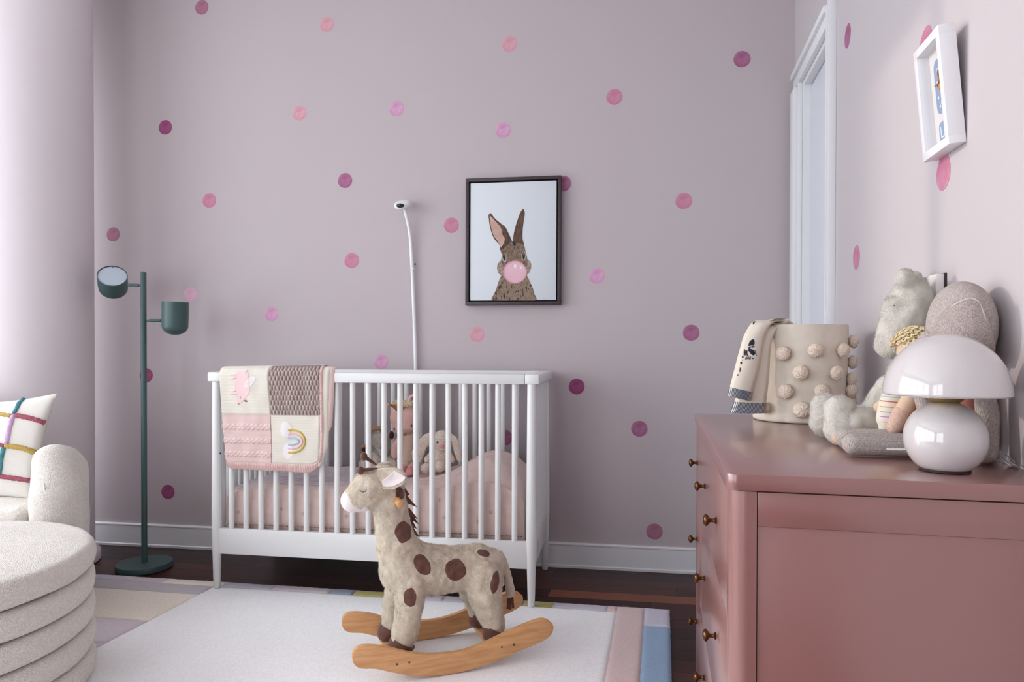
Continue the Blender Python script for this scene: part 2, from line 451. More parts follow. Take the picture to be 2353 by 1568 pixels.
# door
dr = thing('door_1', None, None, (XR, (DY0+DY1)/2, 0), kind='structure')
b = bmesh.new(); box(b, (XR+.030, DY0+.022, .006), (XR+.068, DY1-.022, DZ-.024), .002); obj('door_leaf', b, DOORM, dr)
def casing(name, pts, d):  # stepped casing
    bm = bmesh.new()
    return bm
cw = .078
def cas(y0, y1, z0, z1, vert, side):
    bm = bmesh.new()
    if vert:
        segs = ((0, .010, .019), (.0102, cw-.0242, .014), (cw-.024, y1-y0, .026))
        for a_, b_, d_ in segs:
            ya, yb_ = (y0+a_, y0+b_) if side > 0 else (y1-b_, y1-a_)
            box(bm, (XR-d_, ya, z0), (XR-.0003, yb_, z1), .0015)
    else:
        for a_, b_, d_ in ((0, .010, .019), (.0102, z1-z0-.0242, .014), (z1-z0-.024, z1-z0, .026)):
            box(bm, (XR-d_, y0, z0+a_), (XR-.0003, y1, z0+b_), .0015)
    obj('door_casing', bm, TRIM, dr, angle=30)
cas(DY1, 3.182, 0.001, DZ-.0005, True, 1); cas(DY0-cw, DY0, 0.001, DZ+cw, True, -1); cas(DY0+.0005, 3.182, DZ, DZ+cw, False, 0)
for y0, y1, z0, z1 in ((DY1-.02, DY1, 0.001, DZ), (DY0, DY0+.02, 0.001, DZ), (DY0+.02, DY1-.02, DZ-.02, DZ)):
    b = bmesh.new(); box(b, (XR+.0005, y0, z0), (XR+.13, y1, z1)); obj('door_jamb', b, TRIM, dr, smooth=False)
b = bmesh.new(); box(b, (XR+.14, DY0-.1, 0), (XR+.16, DY1+.1, DZ+.1)); obj('closet_back', b, TRIM, dr, smooth=False)

# ------------------------------------------------------------------ dot stickers
def dotmat(n, c, lt, sd):
    M = mat('watercolour_'+n, c, lt, ns=28, rough=.8, detail=3)
    return M
DC = {'plum': ((152, 88, 122), (174, 114, 146)), 'magenta': ((138, 56, 102), (160, 82, 126)), 'mauve': ((156, 102, 124), (174, 120, 140)), 'pink': ((188, 116, 142), (200, 142, 162)), 'salmon': ((204, 144, 156), (214, 168, 178)), 'lilac': ((198, 138, 174), (210, 170, 196)), 'pale': ((212, 164, 184), (218, 184, 200))}
DM = {k: dotmat(k, v[0], v[1], 0) for k, v in DC.items()}
dots = [
 (464, 17, 'mauve', 'dark mauve dot sticker at the top left of the back wall'),
 (751, 56, 'salmon', 'salmon pink dot sticker high on the back wall, second from the left along the top'),
 (1171, 101, 'salmon', 'salmon pink dot sticker high on the back wall above the rabbit picture'),
 (1705, 136, 'plum', 'large plum dot sticker high on the back wall nearest the door'),
 (1412, 223, 'pink', 'rose pink dot sticker up and right of the rabbit picture'),
 (688, 260, 'salmon', 'salmon dot sticker upper left, level with the lilac dot beside it'),
 (911, 250, 'lilac', 'lilac pink dot sticker straight above the baby camera'),
 (380, 293, 'magenta', 'deep magenta dot sticker above the green floor lamp'),
 (1156, 299, 'lilac', 'lilac pink dot sticker just above the rabbit picture'),
 (481, 461, 'pink', 'rose dot sticker above and right of the floor lamp heads'),
 (793, 415, 'plum', 'plum dot sticker left of and above the baby camera'),
 (1294, 422, 'plum', 'plum dot sticker half hidden behind the rabbit picture'),
 (1571, 462, 'pink', 'rose pink dot sticker halfway between the rabbit picture and the door'),
 (1037, 518, 'pink', 'pink dot sticker between the baby camera and the rabbit picture'),
 (260, 539, 'mauve', 'brownish mauve dot sticker above the left head of the floor lamp'),
 (808, 599, 'pink', 'warm pink dot sticker left of the baby camera pole'),
 (1372, 634, 'lilac', 'lilac pink dot sticker low right of the rabbit picture'),
 (438, 677, 'pale', 'pale pink dot sticker behind the right head of the floor lamp'),
 (624, 722, 'lilac', 'lilac dot sticker above the folded blanket on the crib'),
 (1096, 769, 'salmon', 'salmon dot sticker just under the rabbit picture'),
 (1588, 765, 'plum', 'plum dot sticker on the back wall left of the zebra blanket'),
 (876, 832, 'lilac', 'pink lilac dot sticker touching the top rail of the crib'),
 (336, 863, 'magenta', 'dark plum dot sticker behind the floor lamp pole'),
 (1325, 889, 'magenta', 'dark magenta dot sticker right beside the crib'),
 (1469, 986, 'plum', 'plum dot sticker between crib and dresser at mid height'),
 (1161, 1006, 'plum', 'plum dot sticker seen through the crib slats'),
 (1504, 1222, 'mauve', 'dusty pink dot sticker low beside the dresser above the baseboard'),
 (386, 1131, 'magenta', 'magenta dot sticker low between floor lamp and crib')]
def sticker(c, ex, ez, n, r, mt, label, grp, sd):
    bm = bmesh.new(); N = 44
    ring = []
    for k in range(N):
        t = 2*PI*k/N; rr = r*(1+.035*noise.noise(V((math.cos(t)*1.4, math.sin(t)*1.4, sd*3.1))))
        ring.append(c + ex*math.cos(t)*rr + ez*math.sin(t)*rr)
    b = bmesh.new(); f = b.faces.new([b.verts.new(p + n*.0006) for p in ring]); rr_ = bmesh.ops.extrude_face_region(b, geom=[f])
    for v in rr_['geom']:
        if isinstance(v, bmesh.types.BMVert): v.co -= n*.0005
    bmesh.ops.recalc_face_normals(b, faces=b.faces); join(bm, b)
    tag(obj('dot_sticker', bm, mt, smooth=False), label, 'wall sticker', grp)
ex = V((.99823, .0595, 0)); ez = V((0, 0, 1))
for i, (x, y, c, l) in enumerate(dots):
    P = hit(x, y, (0, 3.1864, 0), (.0596, -1, 0))
    sticker(P, ex, ez, nB, .0365, DM[c], l, 'watercolour dots on the back wall', i)
for i, (x, y, c, l) in enumerate([(1948, 83, 'plum', 'narrow looking plum dot sticker right of the door casing at the top'), (2128, 100, 'pink', 'rose dot sticker peeking out above the tilted white frame'),
                    (1968, 592, 'pink', 'rose dot sticker right of the door casing above the pompom basket'), (2168, 397, 'pink', 'pink dot sticker just below the tilted white frame')]):
    P = hit(x, y, (XR, 0, 0), (1, 0, 0))
    sticker(P, V((0, 1, 0)), ez, V((-1, 0, 0)), .0365, DM[c], l, 'watercolour dots on the right wall', 40+i)

# ------------------------------------------------------------------ rug
def fuzzpile(x0, x1, y0, y1, h=.014):
    nx = max(2, int((x1-x0)/.012)); ny = max(2, int((y1-y0)/.012)); nx = min(nx, 170); ny = min(ny, 170)
    bm = bmesh.new(); T = []
    for i in range(nx+1):
        rowv = []
        for j in range(ny+1):
            x = x0+(x1-x0)*i/nx; y_ = y0+(y1-y0)*j/ny; edge = (i in (0, nx)) or (j in (0, ny))
            z = h - (.0035 if edge else 0) + noise.noise(V((x*60, y_*60, 0)))*.0012 + noise.noise(V((x*7, y_*7, 4)))*.0018
            if edge: 
                x += noise.noise(V((x*90, y_*90, 3)))*.0022; y_ += noise.noise(V((x*90, y_*90, 9)))*.0022
            rowv.append(bm.verts.new((x, y_+.0488*x, z)))
        T.append(rowv)
    for i in range(nx):
        for j in range(ny): bm.faces.new((T[i][j], T[i+1][j], T[i+1][j+1], T[i][j+1]))
    be = [e for e in bm.edges if len(e.link_faces) == 1]
    r = bmesh.ops.extrude_edge_only(bm, edges=be)
    for v in r['geom']:
        if isinstance(v, bmesh.types.BMVert): v.co.z = .003
    bmesh.ops.recalc_face_normals(bm, faces=bm.faces)
    return bm
def rugm(n, c): 
    c2 = tuple(min(255, x+13) for x in c)
    return mat('wool_'+n, c, c2, ns=220, rough=.97, bs=330, bstr=.35, bd=.002, sheen=.3)
RM = dict(cream=rugm('cream', (240, 240, 240)), pink=rugm('pink', (212, 188, 185)), blue=rugm('blue', (134, 162, 190)), lilac=rugm('lilac', (192, 188, 200)), beige=rugm('beige', (230, 220, 205)), yellow=rugm('yellow', (176, 164, 96)), grey=rugm('grey', (186, 180, 184)), slate=rugm('slate', (140, 150, 170)), mauve=rugm('mauve', (200, 187, 194)))
rug = thing('area_rug', 'pale wool area rug with cream centre and pastel colour block border', 'rug', (-1.2, 1.5, 0))
bm = bmesh.new(); prism(bm, [V((x, y_+.0488*x, .0012)) for x, y_ in ((-2.748, .202), (.032, .202), (.032, 2.694), (-2.748, 2.694))], V((0, 0, .003))); obj('backing', bm, RM['beige'], rug, smooth=False)
def rb(c, x0, x1, y0, y1): obj('colour_block', fuzzpile(x0, x1, y0, y1), RM[c], rug, label={'cream': 'cream centre field', 'pink': 'dusty pink block', 'blue': 'soft blue block', 'lilac': 'lilac grey block', 'beige': 'warm beige block', 'yellow': 'mustard yellow block', 'grey': 'pale grey block', 'slate': 'blue grey block', 'mauve': 'pale mauve block'}[c], angle=80)
rb('cream', -1.83, -.163, .20, 2.638)
XB = [(-2.75, -2.3, 'lilac'), (-2.3, -2.08, 'mauve'), (-2.08, -1.80, 'beige'), (-1.80, -1.58, 'lilac'), (-1.58, -1.325, 'mauve'), (-1.325, -1.225, 'slate'), (-1.225, -1.04, 'yellow'), (-1.04, -.845, 'mauve'), (-.845, -.62, 'grey'), (-.62, -.525, 'slate'), (-.525, -.41, 'yellow'), (-.41, -.20, 'lilac'), (-.20, -.163, 'pink')]
for x0, x1, c in XB: rb(c, x0, x1, 2.638, 2.696)
rb('pink', -.163, -.0595, .2, 2.696)
rb('lilac', -.0595, .034, 2.52, 2.696); rb('blue', -.0595, .034, 1.75, 2.52); rb('grey', -.0595, .034, 1.2, 1.75); rb('yellow', -.0595, .034, .2, 1.2)
for y0, y1, c in ((2.54, 2.638, 'grey'), (2.26, 2.54, 'beige'), (2.06, 2.26, 'mauve'), (1.86, 2.06, 'lilac'), (1.6, 1.86, 'pink'), (1.0, 1.6, 'beige'), (.2, 1.0, 'blue')):
    rb(c, -2.75, -1.83, y0, y1)
RZ = .0145

# ------------------------------------------------------------------ crib
cu = V((.99823, .0595, 0)); cv = V((-.0595, .99823, 0)); cP = V((-.4879, 2.6056, 0)) - cu*1.316
def K(s, o, z): return cP + cu*s + cv*o + V((0, 0, z))
CW, CD = 1.316, .500
crib = thing('baby_crib', 'white wooden baby crib with round slats and tapered legs against the dotted wall', 'crib', K(CW/2, CD/2, 0), math.atan2(cu.y, cu.x))
CM = Matrix((cu, cv, V((0, 0, 1)))).transposed().to_4x4(); CM.translation = cP
for s in (0, CW):
    for o in (0, CD):
        z0 = RZ if o == 0 else .001
        bm = bmesh.new(); lathe(bm, [(.011, z0), (.0135, z0+.003), (.0205, .26), (.0205, .33), (.017, .86), (.017, .873)], K(s, o, 0), n=24); obj('leg', bm, CRIBM, crib)
def crail(name, s0, s1, o0, o1, z0, z1, bev=.003):
    bm = bmesh.new(); box(bm, (s0, o0, z0), (s1, o1, z1), bev, CM); return obj(name, bm, CRIBM, crib, angle=30)
t = .019
crail('top_rail', .026, CW-.026, -t, t, .873, .912); crail('top_rail', .026, CW-.026, CD-t, CD+t, .873, .912)
crail('end_rail', -.030, .0255, -t, CD+t, .873, .912, .005); crail('end_rail', CW-.0255, CW+.030, -t, CD+t, .873, .912, .005)
crail('bottom_rail', .012, CW-.012, -.011, .011, .160, .266); crail('bottom_rail', .012, CW-.012, CD-.011, CD+.011, .160, .266)
crail('side_rail', -.011, .011, .012, CD-.012, .160, .266); crail('side_rail', CW-.011, CW+.011, .012, CD-.012, .160, .266)
crail('mattress_base', .012, CW-.012, .012, CD-.012, .225, .238)
def slat(s, o):
    bm = bmesh.new(); lathe(bm, [(.0112, .264), (.0112, .875)], K(s, o, 0), n=14); return bm
base = None
for o in (0, CD):
    for i in range(1, 20):
        s = CW*i/20
        if base is None: base = obj('slat', slat(s, o), CRIBM, crib); bs0 = base.location.copy(); p0 = (s, o)
        else:
            d = base.copy(); C.objects.link(d); d.parent = crib; d.location = bs0 + V((s-p0[0], o-p0[1], 0))
for s in (0, CW):
    for i in range(1, 11):
        o = CD*i/11; d = base.copy(); C.objects.link(d); d.parent = crib; d.location = bs0 + V((s-p0[0], o-p0[1], 0))
# bolt holes and a small moulded mark on the end rail
for s, o, z, ax in ((-.0, -.0171, .63, (0, -1, 0)),):
    bm = bmesh.new(); lathe(bm, [(.004, 0), (.004, .001)], K(.018, -.004, .575), cu, n=12); obj('bolt', bm, mat('dark_bolt', (60, 60, 62), rough=.4, metal=1), crib)
GREYM = mat('grey_mark', (170, 170, 178), rough=.5)
for k in range(4):
    bm = bmesh.new(); box(bm, (CW+.0108, .10+.018*k, .185), (CW+.0114, .106+.018*k, .235+(k % 2)*.008), 0, CM); obj('rail_mark', bm, GREYM, crib, smooth=False)

# mattress with fitted sheet; raised pillow shape under the sheet at the right end
def mtop(s, o):
    h = .448 - .030*math.exp(-((s-.03)/.10)**2)
    b = math.exp(-((s-1.12)/.16)**2)
    fr = 1/(1+math.exp(-(o-.06)/.022))
    h += .118*b*fr*(1-.25*math.exp(-((o-CD)/.1)**2)) 
    h += (-.03*max(0, (s-1.2)/.09)) + .012*math.exp(-((s-.85)/.14)**2)
    return h
def mat_pt(a, b):
    # a along length, b around front-bottom -> top -> back-bottom
    s = .030 + (CW-.060)*a; zb = .2445
    o0, o1 = .026, CD-.026
    if b < .25: o = o0; f = b/.25; z = zb+(mtop(s, o0+.03)-.012-zb)*f; o += -.006*math.sin(PI*f)
    elif b > .75: o = o1; f = (1-b)/.25; z = zb+(mtop(s, o1-.02)-.03-zb)*f
    else:
        f = (b-.25)/.5; o = o0+(o1-o0)*f; e = min(f, 1-f)/.08
        z = mtop(s, o) - (0 if e > 1 else (1-math.sqrt(max(0, 1-(1-e)**2)))*.022)
    ed = min(a, 1-a)/.025
    if ed < 1: 
        k = (1-math.sqrt(max(0, 1-(1-ed)**2))); z = zb+(z-zb)*(1-.12*k); 
    wr = noise.noise(V((s*5, o*30+z*9, z*22)))*.0045 + noise.noise(V((s*26, o*40, z*34)))*.0016
    if b > .25 and b < .75: z += wr
    else: o += -abs(wr)*.6 + .001
    return K(s, o, z)
mt = thing('crib_mattress', 'crib mattress in dusty pink linen sheet with a raised mound at its right end', 'mattress', K(CW/2, CD/2, .24))
bm = grid(mat_pt, 150, 110)
for jj in (0, 150):
    pass
bm.verts.ensure_lookup_table(); nv = 111
bm.faces.new([bm.verts[j] for j in range(nv)]); bm.faces.new([bm.verts[150*nv+j] for j in range(nv)][::-1])
bmesh.ops.recalc_face_normals(bm, faces=bm.faces); obj('fitted_sheet', bm, LINEN, mt, angle=80)
STI = mat('brown_whip_stitch', (128, 100, 90), rough=.9)
STC = mat('cream_whip_stitch', (205, 184, 166), rough=.9)
bm = bmesh.new(); tube(bm, [K(s/60*(CW-.075)+.036, .0165, .279) for s in range(61)], .0022, 6); obj('piping', bm, STI, mt)
bm = bmesh.new()
for i in range(230):
    s = .04+i*(CW-.085)/230; tube(bm, [K(s, .0130, .2745), K(s+.0022, .0115, .279), K(s+.001, .0130, .2835)], .0011, 4)
for i in range(34):
    z = .285+i*.0042; s = CW-.040+.004*math.sin((z-.28)*20); tube(bm, [K(s-.004, .0145, z), K(s, .0135, z+.001), K(s+.004, .0145, z)], .0009, 4)
for i in range(34):
    z = .285+i*.0038; tube(bm, [K(.030, .018, z), K(.0335, .0165, z+.001), K(.037, .018, z)], .0009, 4)
obj('whip_stitching', bm, STC, mt, kind='stuff')
MB = grid(mat_pt, 120, 90); MBV = bvh(MB); MB.free()
for x, y in ((548, 1177), (647, 1170), (697, 1181), (796, 1187), (1010, 1150), (1065, 1165), (1128, 1178), (1020, 1190), (1098, 1200)):
    bm = bmesh.new()
    for dx, dy in ((4, 3), (4, -3), (0, 5)): line_decal(MBV, [(x-dx, y-dy), (x, y), (x+dx, y+dy)], .9, bm=bm)
    if len(bm.verts): obj('embroidered_star', bm, mat('star_thread', (184, 158, 152), rough=.9) if 'star_thread' not in bpy.data.materials else bpy.data.materials['star_thread'], mt)
    else: bm.free()
# gauze throw, rumpled on the left half of the mattress
def thr(a, b):
    s = .05+.62*a; o = .045 + .40*b; z = mtop(s, o)+.0035
    z += .006*abs(noise.noise(V((s*7, o*38, 1)))) + .010*abs(noise.noise(V((s*11, o*16, 5)))) + .002
    if b < .06: z -= (.06-b)*.12
    return K(s + .012*noise.noise(V((s*9, o*9, 2))), o + .010*noise.noise(V((s*8, 3, 7))), z)
bm = thick(grid(thr, 110, 70), .0022); bm.normal_update()
tag(obj('gauze_throw', bm, THROW, angle=80), 'rumpled pale lilac gauze throw spread over the left half of the crib mattress', 'throw')
tg = grid(thr, 80, 50); TV = bvh(tg); tg.free()

# ------------------------------------------------------------------ folded patchwork blanket over the front rail
def CP(px, py, off=0): return hit(px, py, K(0, off, 0), cv)
bl = thing('patchwork_blanket', 'cream, pink and taupe patchwork knit baby blanket draped over the left of the crib rail', 'blanket', K(.25, 0, .5))
def sz(px, py, off): P = CP(px, py, off); return (P-cP).dot(cu), P.z
FO = -.036
def edgeL(t):   # left edge s for height param
    return sz(503+19*t**1.3, 846+232*t, FO)
def edgeR(t):
    x = 741 - 4*t + 7*math.sin(t*PI)*t; 
    return sz(x, 842+246*t, FO)
ZTOP = .934
def blS(a, t, layer=0):
    """t<0: over the rail to the back, 0..1 down the front"""
    if t >= 0:
        l, r = edgeL(t), edgeR(t)
        s = l[0]+(r[0]-l[0])*a
        zl, zr = l[1], r[1]; z = zl+(zr-zl)*a
        cut = max(0, a-.86)/.14
        if t > .8: z += .045*cut**2*((t-.8)/.2)
        cl = max(0, .07-a)/.07
        if t > .85: z += .014*cl**2*((t-.85)/.15)
        o = FO + .006*noise.noise(V((s*9, z*6, 3))) + .004*noise.noise(V((s*22, z*14, 8)))
        tt = min(1, t/.09); o += (1-math.sqrt(max(0, 1-(1-tt)**2)))*.022
        return K(s, o, z)
    l, r = edgeL(0), edgeR(0); s = l[0]+(r[0]-l[0])*a
    q = -t
    if q < .35: f = q/.35; o = -.014+.044*f; z = l[1]+(r[1]-l[1])*a + .006*math.sin(f*PI)
    else: f = (q-.35)/.65; o = .030+.004*min(1, f*6)+.004*noise.noise(V((s*9, f*3, 1))); z = l[1]-.002-.20*f
    return K(s, o, z)
def patch_(name, a0, a1, t0, t1, mt_, hf, nu, nv, th=.010, label=None, matf=None):
    """front knit panel; hf(u,v) height of the knit relief"""
    top = []; 
    def f(u, v):
        a = a0+(a1-a0)*u; tt = t0+(t1-t0)*v; P = blS(a, tt)
        e = min(u, 1-u, v, 1-v); 
        return P - cv*(hf(u, v) if e > 1e-6 else -.002)
    bm = grid(f, nu, nv, matf=matf)
    be = [e for e in bm.edges if len(e.link_faces) == 1]; r = bmesh.ops.extrude_edge_only(bm, edges=be)
    for v in r['geom']:
        if isinstance(v, bmesh.types.BMVert): v.co += cv*.006
    bmesh.ops.recalc_face_normals(bm, faces=bm.faces)
    return obj(name, bm, mt_, bl, angle=60, label=label)
def lining(a, b):
    t = -1+2*b*.995
    return blS(.012+.976*a, t if t > 0 else t) + cv*(.001 if t > 0 else 0)
def flat(u, v): return .0035 + .0006*math.sin(v*260)
def waffle(u, v):
    k = math.floor(v*12); uu = u*14 + (.5 if k % 2 else 0)
    x = (uu % 1)*2-1; y_ = (v*12 % 1)*2-1
    return .0018 + .0050*max(0, 1-abs(x/.7)**3)*max(0, 1-abs(y_)**4)
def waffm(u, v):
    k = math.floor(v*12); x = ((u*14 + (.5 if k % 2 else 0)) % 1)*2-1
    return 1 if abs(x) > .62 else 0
def cable(u, v):
    h = .003
    for c in (.26, .55, .83):
        d = (v-c)/.075
        if abs(d) < 1:
            ph = u*5.2; s1 = .45*math.sin(2*PI*ph*.5*2); 
            a = max(0, 1-abs(d-s1)*2.0); b = max(0, 1-abs(d+s1)*2.0)
            h += .0055*max(a, b*.8)**.6*math.sqrt(1-d*d)
    return h + .0004*math.sin(v*240)
vx = (619-503)/(741-503)
hy = .46
bm = grid(lining, 60, 120); thick(bm, .004); obj('lining', bm, CREAMK, bl, angle=80)
patch_('knit_panel', 0, vx, -.10, hy, CREAMK, flat, 60, 60, label='plain cream panel with pink animal')
patch_('knit_panel', vx, .968, -.10, hy, (TAUPEK, TAUPED), waffle, 168, 132, label='taupe honeycomb knit panel', matf=waffm)
patch_('knit_panel', .0, vx, hy, .925, PINKK, cable, 100, 110, label='pale pink cable knit panel')
patch_('knit_panel', vx, .968, hy, .925, CREAMK, flat, 60, 60, label='cream panel with rainbow')
def ribh(n): return lambda u, v: .0025+.0022*(1 if (u*n) % 1 < .5 else -.4)
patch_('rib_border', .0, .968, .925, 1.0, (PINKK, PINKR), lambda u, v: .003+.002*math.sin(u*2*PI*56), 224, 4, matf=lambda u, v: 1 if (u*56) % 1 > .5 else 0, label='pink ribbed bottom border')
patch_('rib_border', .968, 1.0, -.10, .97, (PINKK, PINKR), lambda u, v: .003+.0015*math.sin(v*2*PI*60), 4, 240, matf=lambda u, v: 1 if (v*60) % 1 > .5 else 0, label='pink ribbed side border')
# rear fold of the blanket, seen beyond the right edge
def fold(off, x0s, mt_, lab):
    pts = [(x0s[0]-16, 842)] ; rows = []
    def f(a, b):
        yv = 845 + (x0s[2]-845)*b
        xr = x0s[0] + (x0s[1]-x0s[0])*b**1.5 - (14*max(0, b-.8)/.2 if True else 0)
        xl = 730 
        x = xl+(xr-xl)*a
        P = CP(x, yv, off); tt = min(1, b/.10); P += cv*((1-math.sqrt(max(0, 1-(1-tt)**2)))*.018 + .003*noise.noise(V((x*.1, yv*.05, off*99))))
        e = (a-.8)/.2
        if e > 0: P += cv*.008*e*e
        return P
    bm = grid(f, 24, 60); thick(bm, .004); obj('blanket_fold', bm, mt_, bl, angle=80, label=lab)
fold(-.029, (757, 748, 1072), CREAMK, 'cream folded layer'); fold(-.0235, (767, 757, 1012), PINKK, 'pink edge of the folded layer')
# appliqués
fb = grid(lambda a, b: blS(a, b), 80, 80)
for v in fb.verts: v.co -= cv*.0042
FV = bvh(fb); fb.free()
z2 = lambda L: [(480+x/5.807, 830+y/5.807) for x, y in L]
PINKA = mat('pink_applique', (238, 205, 205), rough=.9, bs=300, bstr=.4); WHA = mat('white_applique', (236, 232, 230), rough=.9, bs=300, bstr=.5); CHA = mat('grey_thread', (128, 112, 118), rough=.9)
obj('pink_animal', decal(FV, z2([(370, 150), (430, 130), (510, 140), (525, 200), (530, 290), (545, 380), (520, 450), (480, 500), (420, 560), (385, 575), (375, 530), (390, 470), (360, 420), (345, 320), (350, 220)]), .0018, dome=.002), PINKA, bl, label='upside down pink animal appliqué')
obj('wing', decal(FV, z2([(470, 330), (490, 270), (560, 210), (600, 205), (620, 240), (590, 300), (540, 345), (490, 350)]), .0085, dome=.002), WHA, bl)
for L in ([(360, 180), (290, 190)], [(355, 225), (295, 240)], [(350, 400), (280, 405)], [(365, 440), (285, 445)]):
    bm = bmesh.new(); line_decal(FV, [z2([L[0]])[0], z2([((L[0][0]+L[1][0])/2, L[0][1]+4)])[0], z2([L[1]])[0]], 2.2, bm=bm); obj('animal_leg', bm, PINKA, bl)
for e_ in (ell(443, 445, 22, 20), ell(490, 535, 24, 14, 20), ell(398, 573, 14, 6)):
    obj('animal_patch', decal(FV, z2(e_), .0062, sm=False), CHA, bl, label='grey embroidered patch')
for L in ([(425, 470), (420, 490), (422, 505)], [(520, 112), (503, 140), (485, 165)]):
    bm = bmesh.new(); line_decal(FV, z2(L), .8, .012, bm=bm); obj('animal_stitch', bm, CHA, bl)
def arcpts(cx, cy, rx, ry, n=16): return [(cx+rx*math.cos(t), cy+ry*math.sin(t)) for t in [(-PI/2 + PI*i/n) for i in range(n+1)]]
for nm, cx, rx, ry, c, wpx in (('rainbow_band', 1120, 160, 148, (206, 176, 80), 4.6), ('rainbow_band', 1110, 135, 96, (240, 190, 196), 4.0), ('rainbow_band', 1100, 98, 44, (176, 196, 224), 4.4)):
    p = [(1060, 1072-ry)] + arcpts(cx, 1072, rx, ry) + [(1060, 1072+ry)]
    bm = bmesh.new(); line_decal(FV, z2(p), wpx, -.0, bm=bm); obj(nm, bm, mat('thread_%d' % ry, c, rough=.9, bs=500, bstr=.6), bl)
for L in ([(955, 900), (985, 820), (1040, 815), (1090, 860), (1105, 900), (1070, 960), (1050, 1020), (1000, 1010), (960, 960)], [(990, 1180), (1010, 1120), (1050, 1095), (1100, 1140), (1115, 1200), (1110, 1270), (1070, 1310), (1020, 1300), (985, 1240)]):
    obj('cloud', decal(FV, z2(L), .003, dome=.0015), WHA, bl, label='white cloud appliqué')

# ------------------------------------------------------------------ baby camera on its pole
WHP = mat('white_plastic', (236, 236, 238), rough=.35); BLK = mat('black_glass', (14, 12, 16), rough=.08, coat=.5)
bc = thing('baby_monitor_camera', 'white baby camera on a tall slim bent pole behind the crib', 'baby camera', K(.683, .532, 0))
pl = [(958, 1300, .533), (957, 1100, .533), (955, 848, .533), (952, 740, .533), (948, 640, .532), (944.5, 570, .53), (941.5, 535, .525), (937, 510, .515), (932, 490, .50), (929, 476, .49)]
P = curve3([CP(x, y, o) for x, y, o in pl], 6); P = [p for p in P if p.z > .004]; P = [V((P[0].x, P[0].y, .002))] + P
bm = bmesh.new(); tube(bm, P, .0082, 14); obj('pole', bm, WHP, bc)
for y in (618, 822): 
    c = CP(949.5 if y < 700 else 954.6, y, .5325); bm = bmesh.new(); lathe(bm, [(.0088, -.002), (.0088, .002)], c, n=16); obj('joint_collar', bm, WHP, bc)
bm = bmesh.new(); c = CP(952.5, 607, .5435); lathe(bm, [(.004, 0), (.004, .006)], c, cu, n=12); obj('wall_clip', bm, mat('grey_plastic', (120, 110, 116), rough=.5), bc)
bm = bmesh.new(); box(bm, (.64, .5215, .0012), (.72, .5425, .006), .001, CM); obj('base_plate', bm, WHP, bc)
hc = CP(925, 471, .485); ax = (V((0, 0, .55)) - cv*.35 - cu*.03).normalized()
bm = bmesh.new(); lathe(bm, [(0, -.0175), (.022, -.0165), (.036, -.010), (.040, 0), (.0385, .009), (.030, .015), (.012, .0165), (0, .0168)], hc, ax, n=40); obj('camera_head', bm, WHP, bc)
bm = bmesh.new(); b = bmesh.new(); ball(b, V(), (.0195, .013, .0105), 3); b.transform(CM.to_3x3().to_4x4()); b.transform(Matrix.Translation(hc - cv*.033 - V((0, 0, .0105)))); join(bm, b); obj('lens', bm, BLK, bc)

# ------------------------------------------------------------------ rabbit picture on the back wall
pic = thing('framed_picture', 'dark framed canvas print of a rabbit blowing a pink bubble', 'picture', hit(1180, 702, (0, 3.1864, 0), (.0596, -1, 0)))
def WP(px, py, o=0): return hit(px, py, V((0, 3.1864, 0))+nB*o, nB)
FRM = mat('dark_walnut_frame', (48, 38, 42), (62, 50, 54), ns=20, rough=.5, stretch=(1, 1, 12)); CAN = mat('print_canvas', (214, 220, 224), rough=.85, bs=500, bstr=.15, bd=.0004)
q = [WP(1070, 410, .04), WP(1290, 403, .04), WP(1288, 700, .04), WP(1069, 702, .04)]
ctr = sum(q, V())/4; ex2 = ((q[1]-q[0]).normalized()+(q[2]-q[3]).normalized()).normalized(); ez2 = nB.cross(ex2)*-1
if ez2.z < 0: ez2 = -ez2
hw = ((q[1]-q[0]).length+(q[2]-q[3]).length)/4; hh = ((q[0]-q[3]).length+(q[1]-q[2]).length)/4
FMx = Matrix((ex2, ez2, nB)).transposed().to_4x4(); FMx.translation = ctr - nB*.04
fw, fd = .0155, .04
for lo, hi in (((-hw, hh-fw, .001), (hw, hh, fd)), ((-hw, -hh, .001), (hw, -hh+fw, fd)), ((-hw, -hh+fw+.0003, .001), (-hw+fw, hh-fw-.0003, fd)), ((hw-fw, -hh+fw+.0003, .001), (hw, hh-fw-.0003, fd))):
    bm = bmesh.new(); box(bm, lo, hi, .0008, FMx); obj('frame_side', bm, FRM, pic, angle=30)
bm = bmesh.new(); box(bm, (-hw+fw, -hh+fw, .001), (hw-fw, hh-fw, .006), 0, FMx); obj('backing', bm, mat('black_backing', (20, 18, 20)), pic, smooth=False)
g = .0065; bm = bmesh.new(); box(bm, (-hw+fw+g, -hh+fw+g, .0062), (hw-fw-g, hh-fw-g, .034), .0012, FMx); obj('canvas', bm, CAN, pic, angle=30)
cb = bmesh.new(); box(cb, (-hw, -hh, .01), (hw, hh, .034), 0, FMx); CVH = bvh(cb); cb.free()
z6 = lambda L: [(1100+x/6.272, 460+y/6.272) for x, y in L]
FUR1 = mat('print_fur_brown', (118, 98, 84), (60, 46, 42), ns=75, rough=.85, stretch=(1.6, 1.6, .8), detail=6, c3=(150, 130, 112))
FUR2 = mat('print_fur_head', (142, 124, 104), (92, 74, 64), ns=90, rough=.85, detail=6, stretch=(1.5, 1.5, .8)); FUR3 = mat('print_fur_light', (176, 160, 144), (122, 106, 96), ns=80, rough=.85, detail=5)
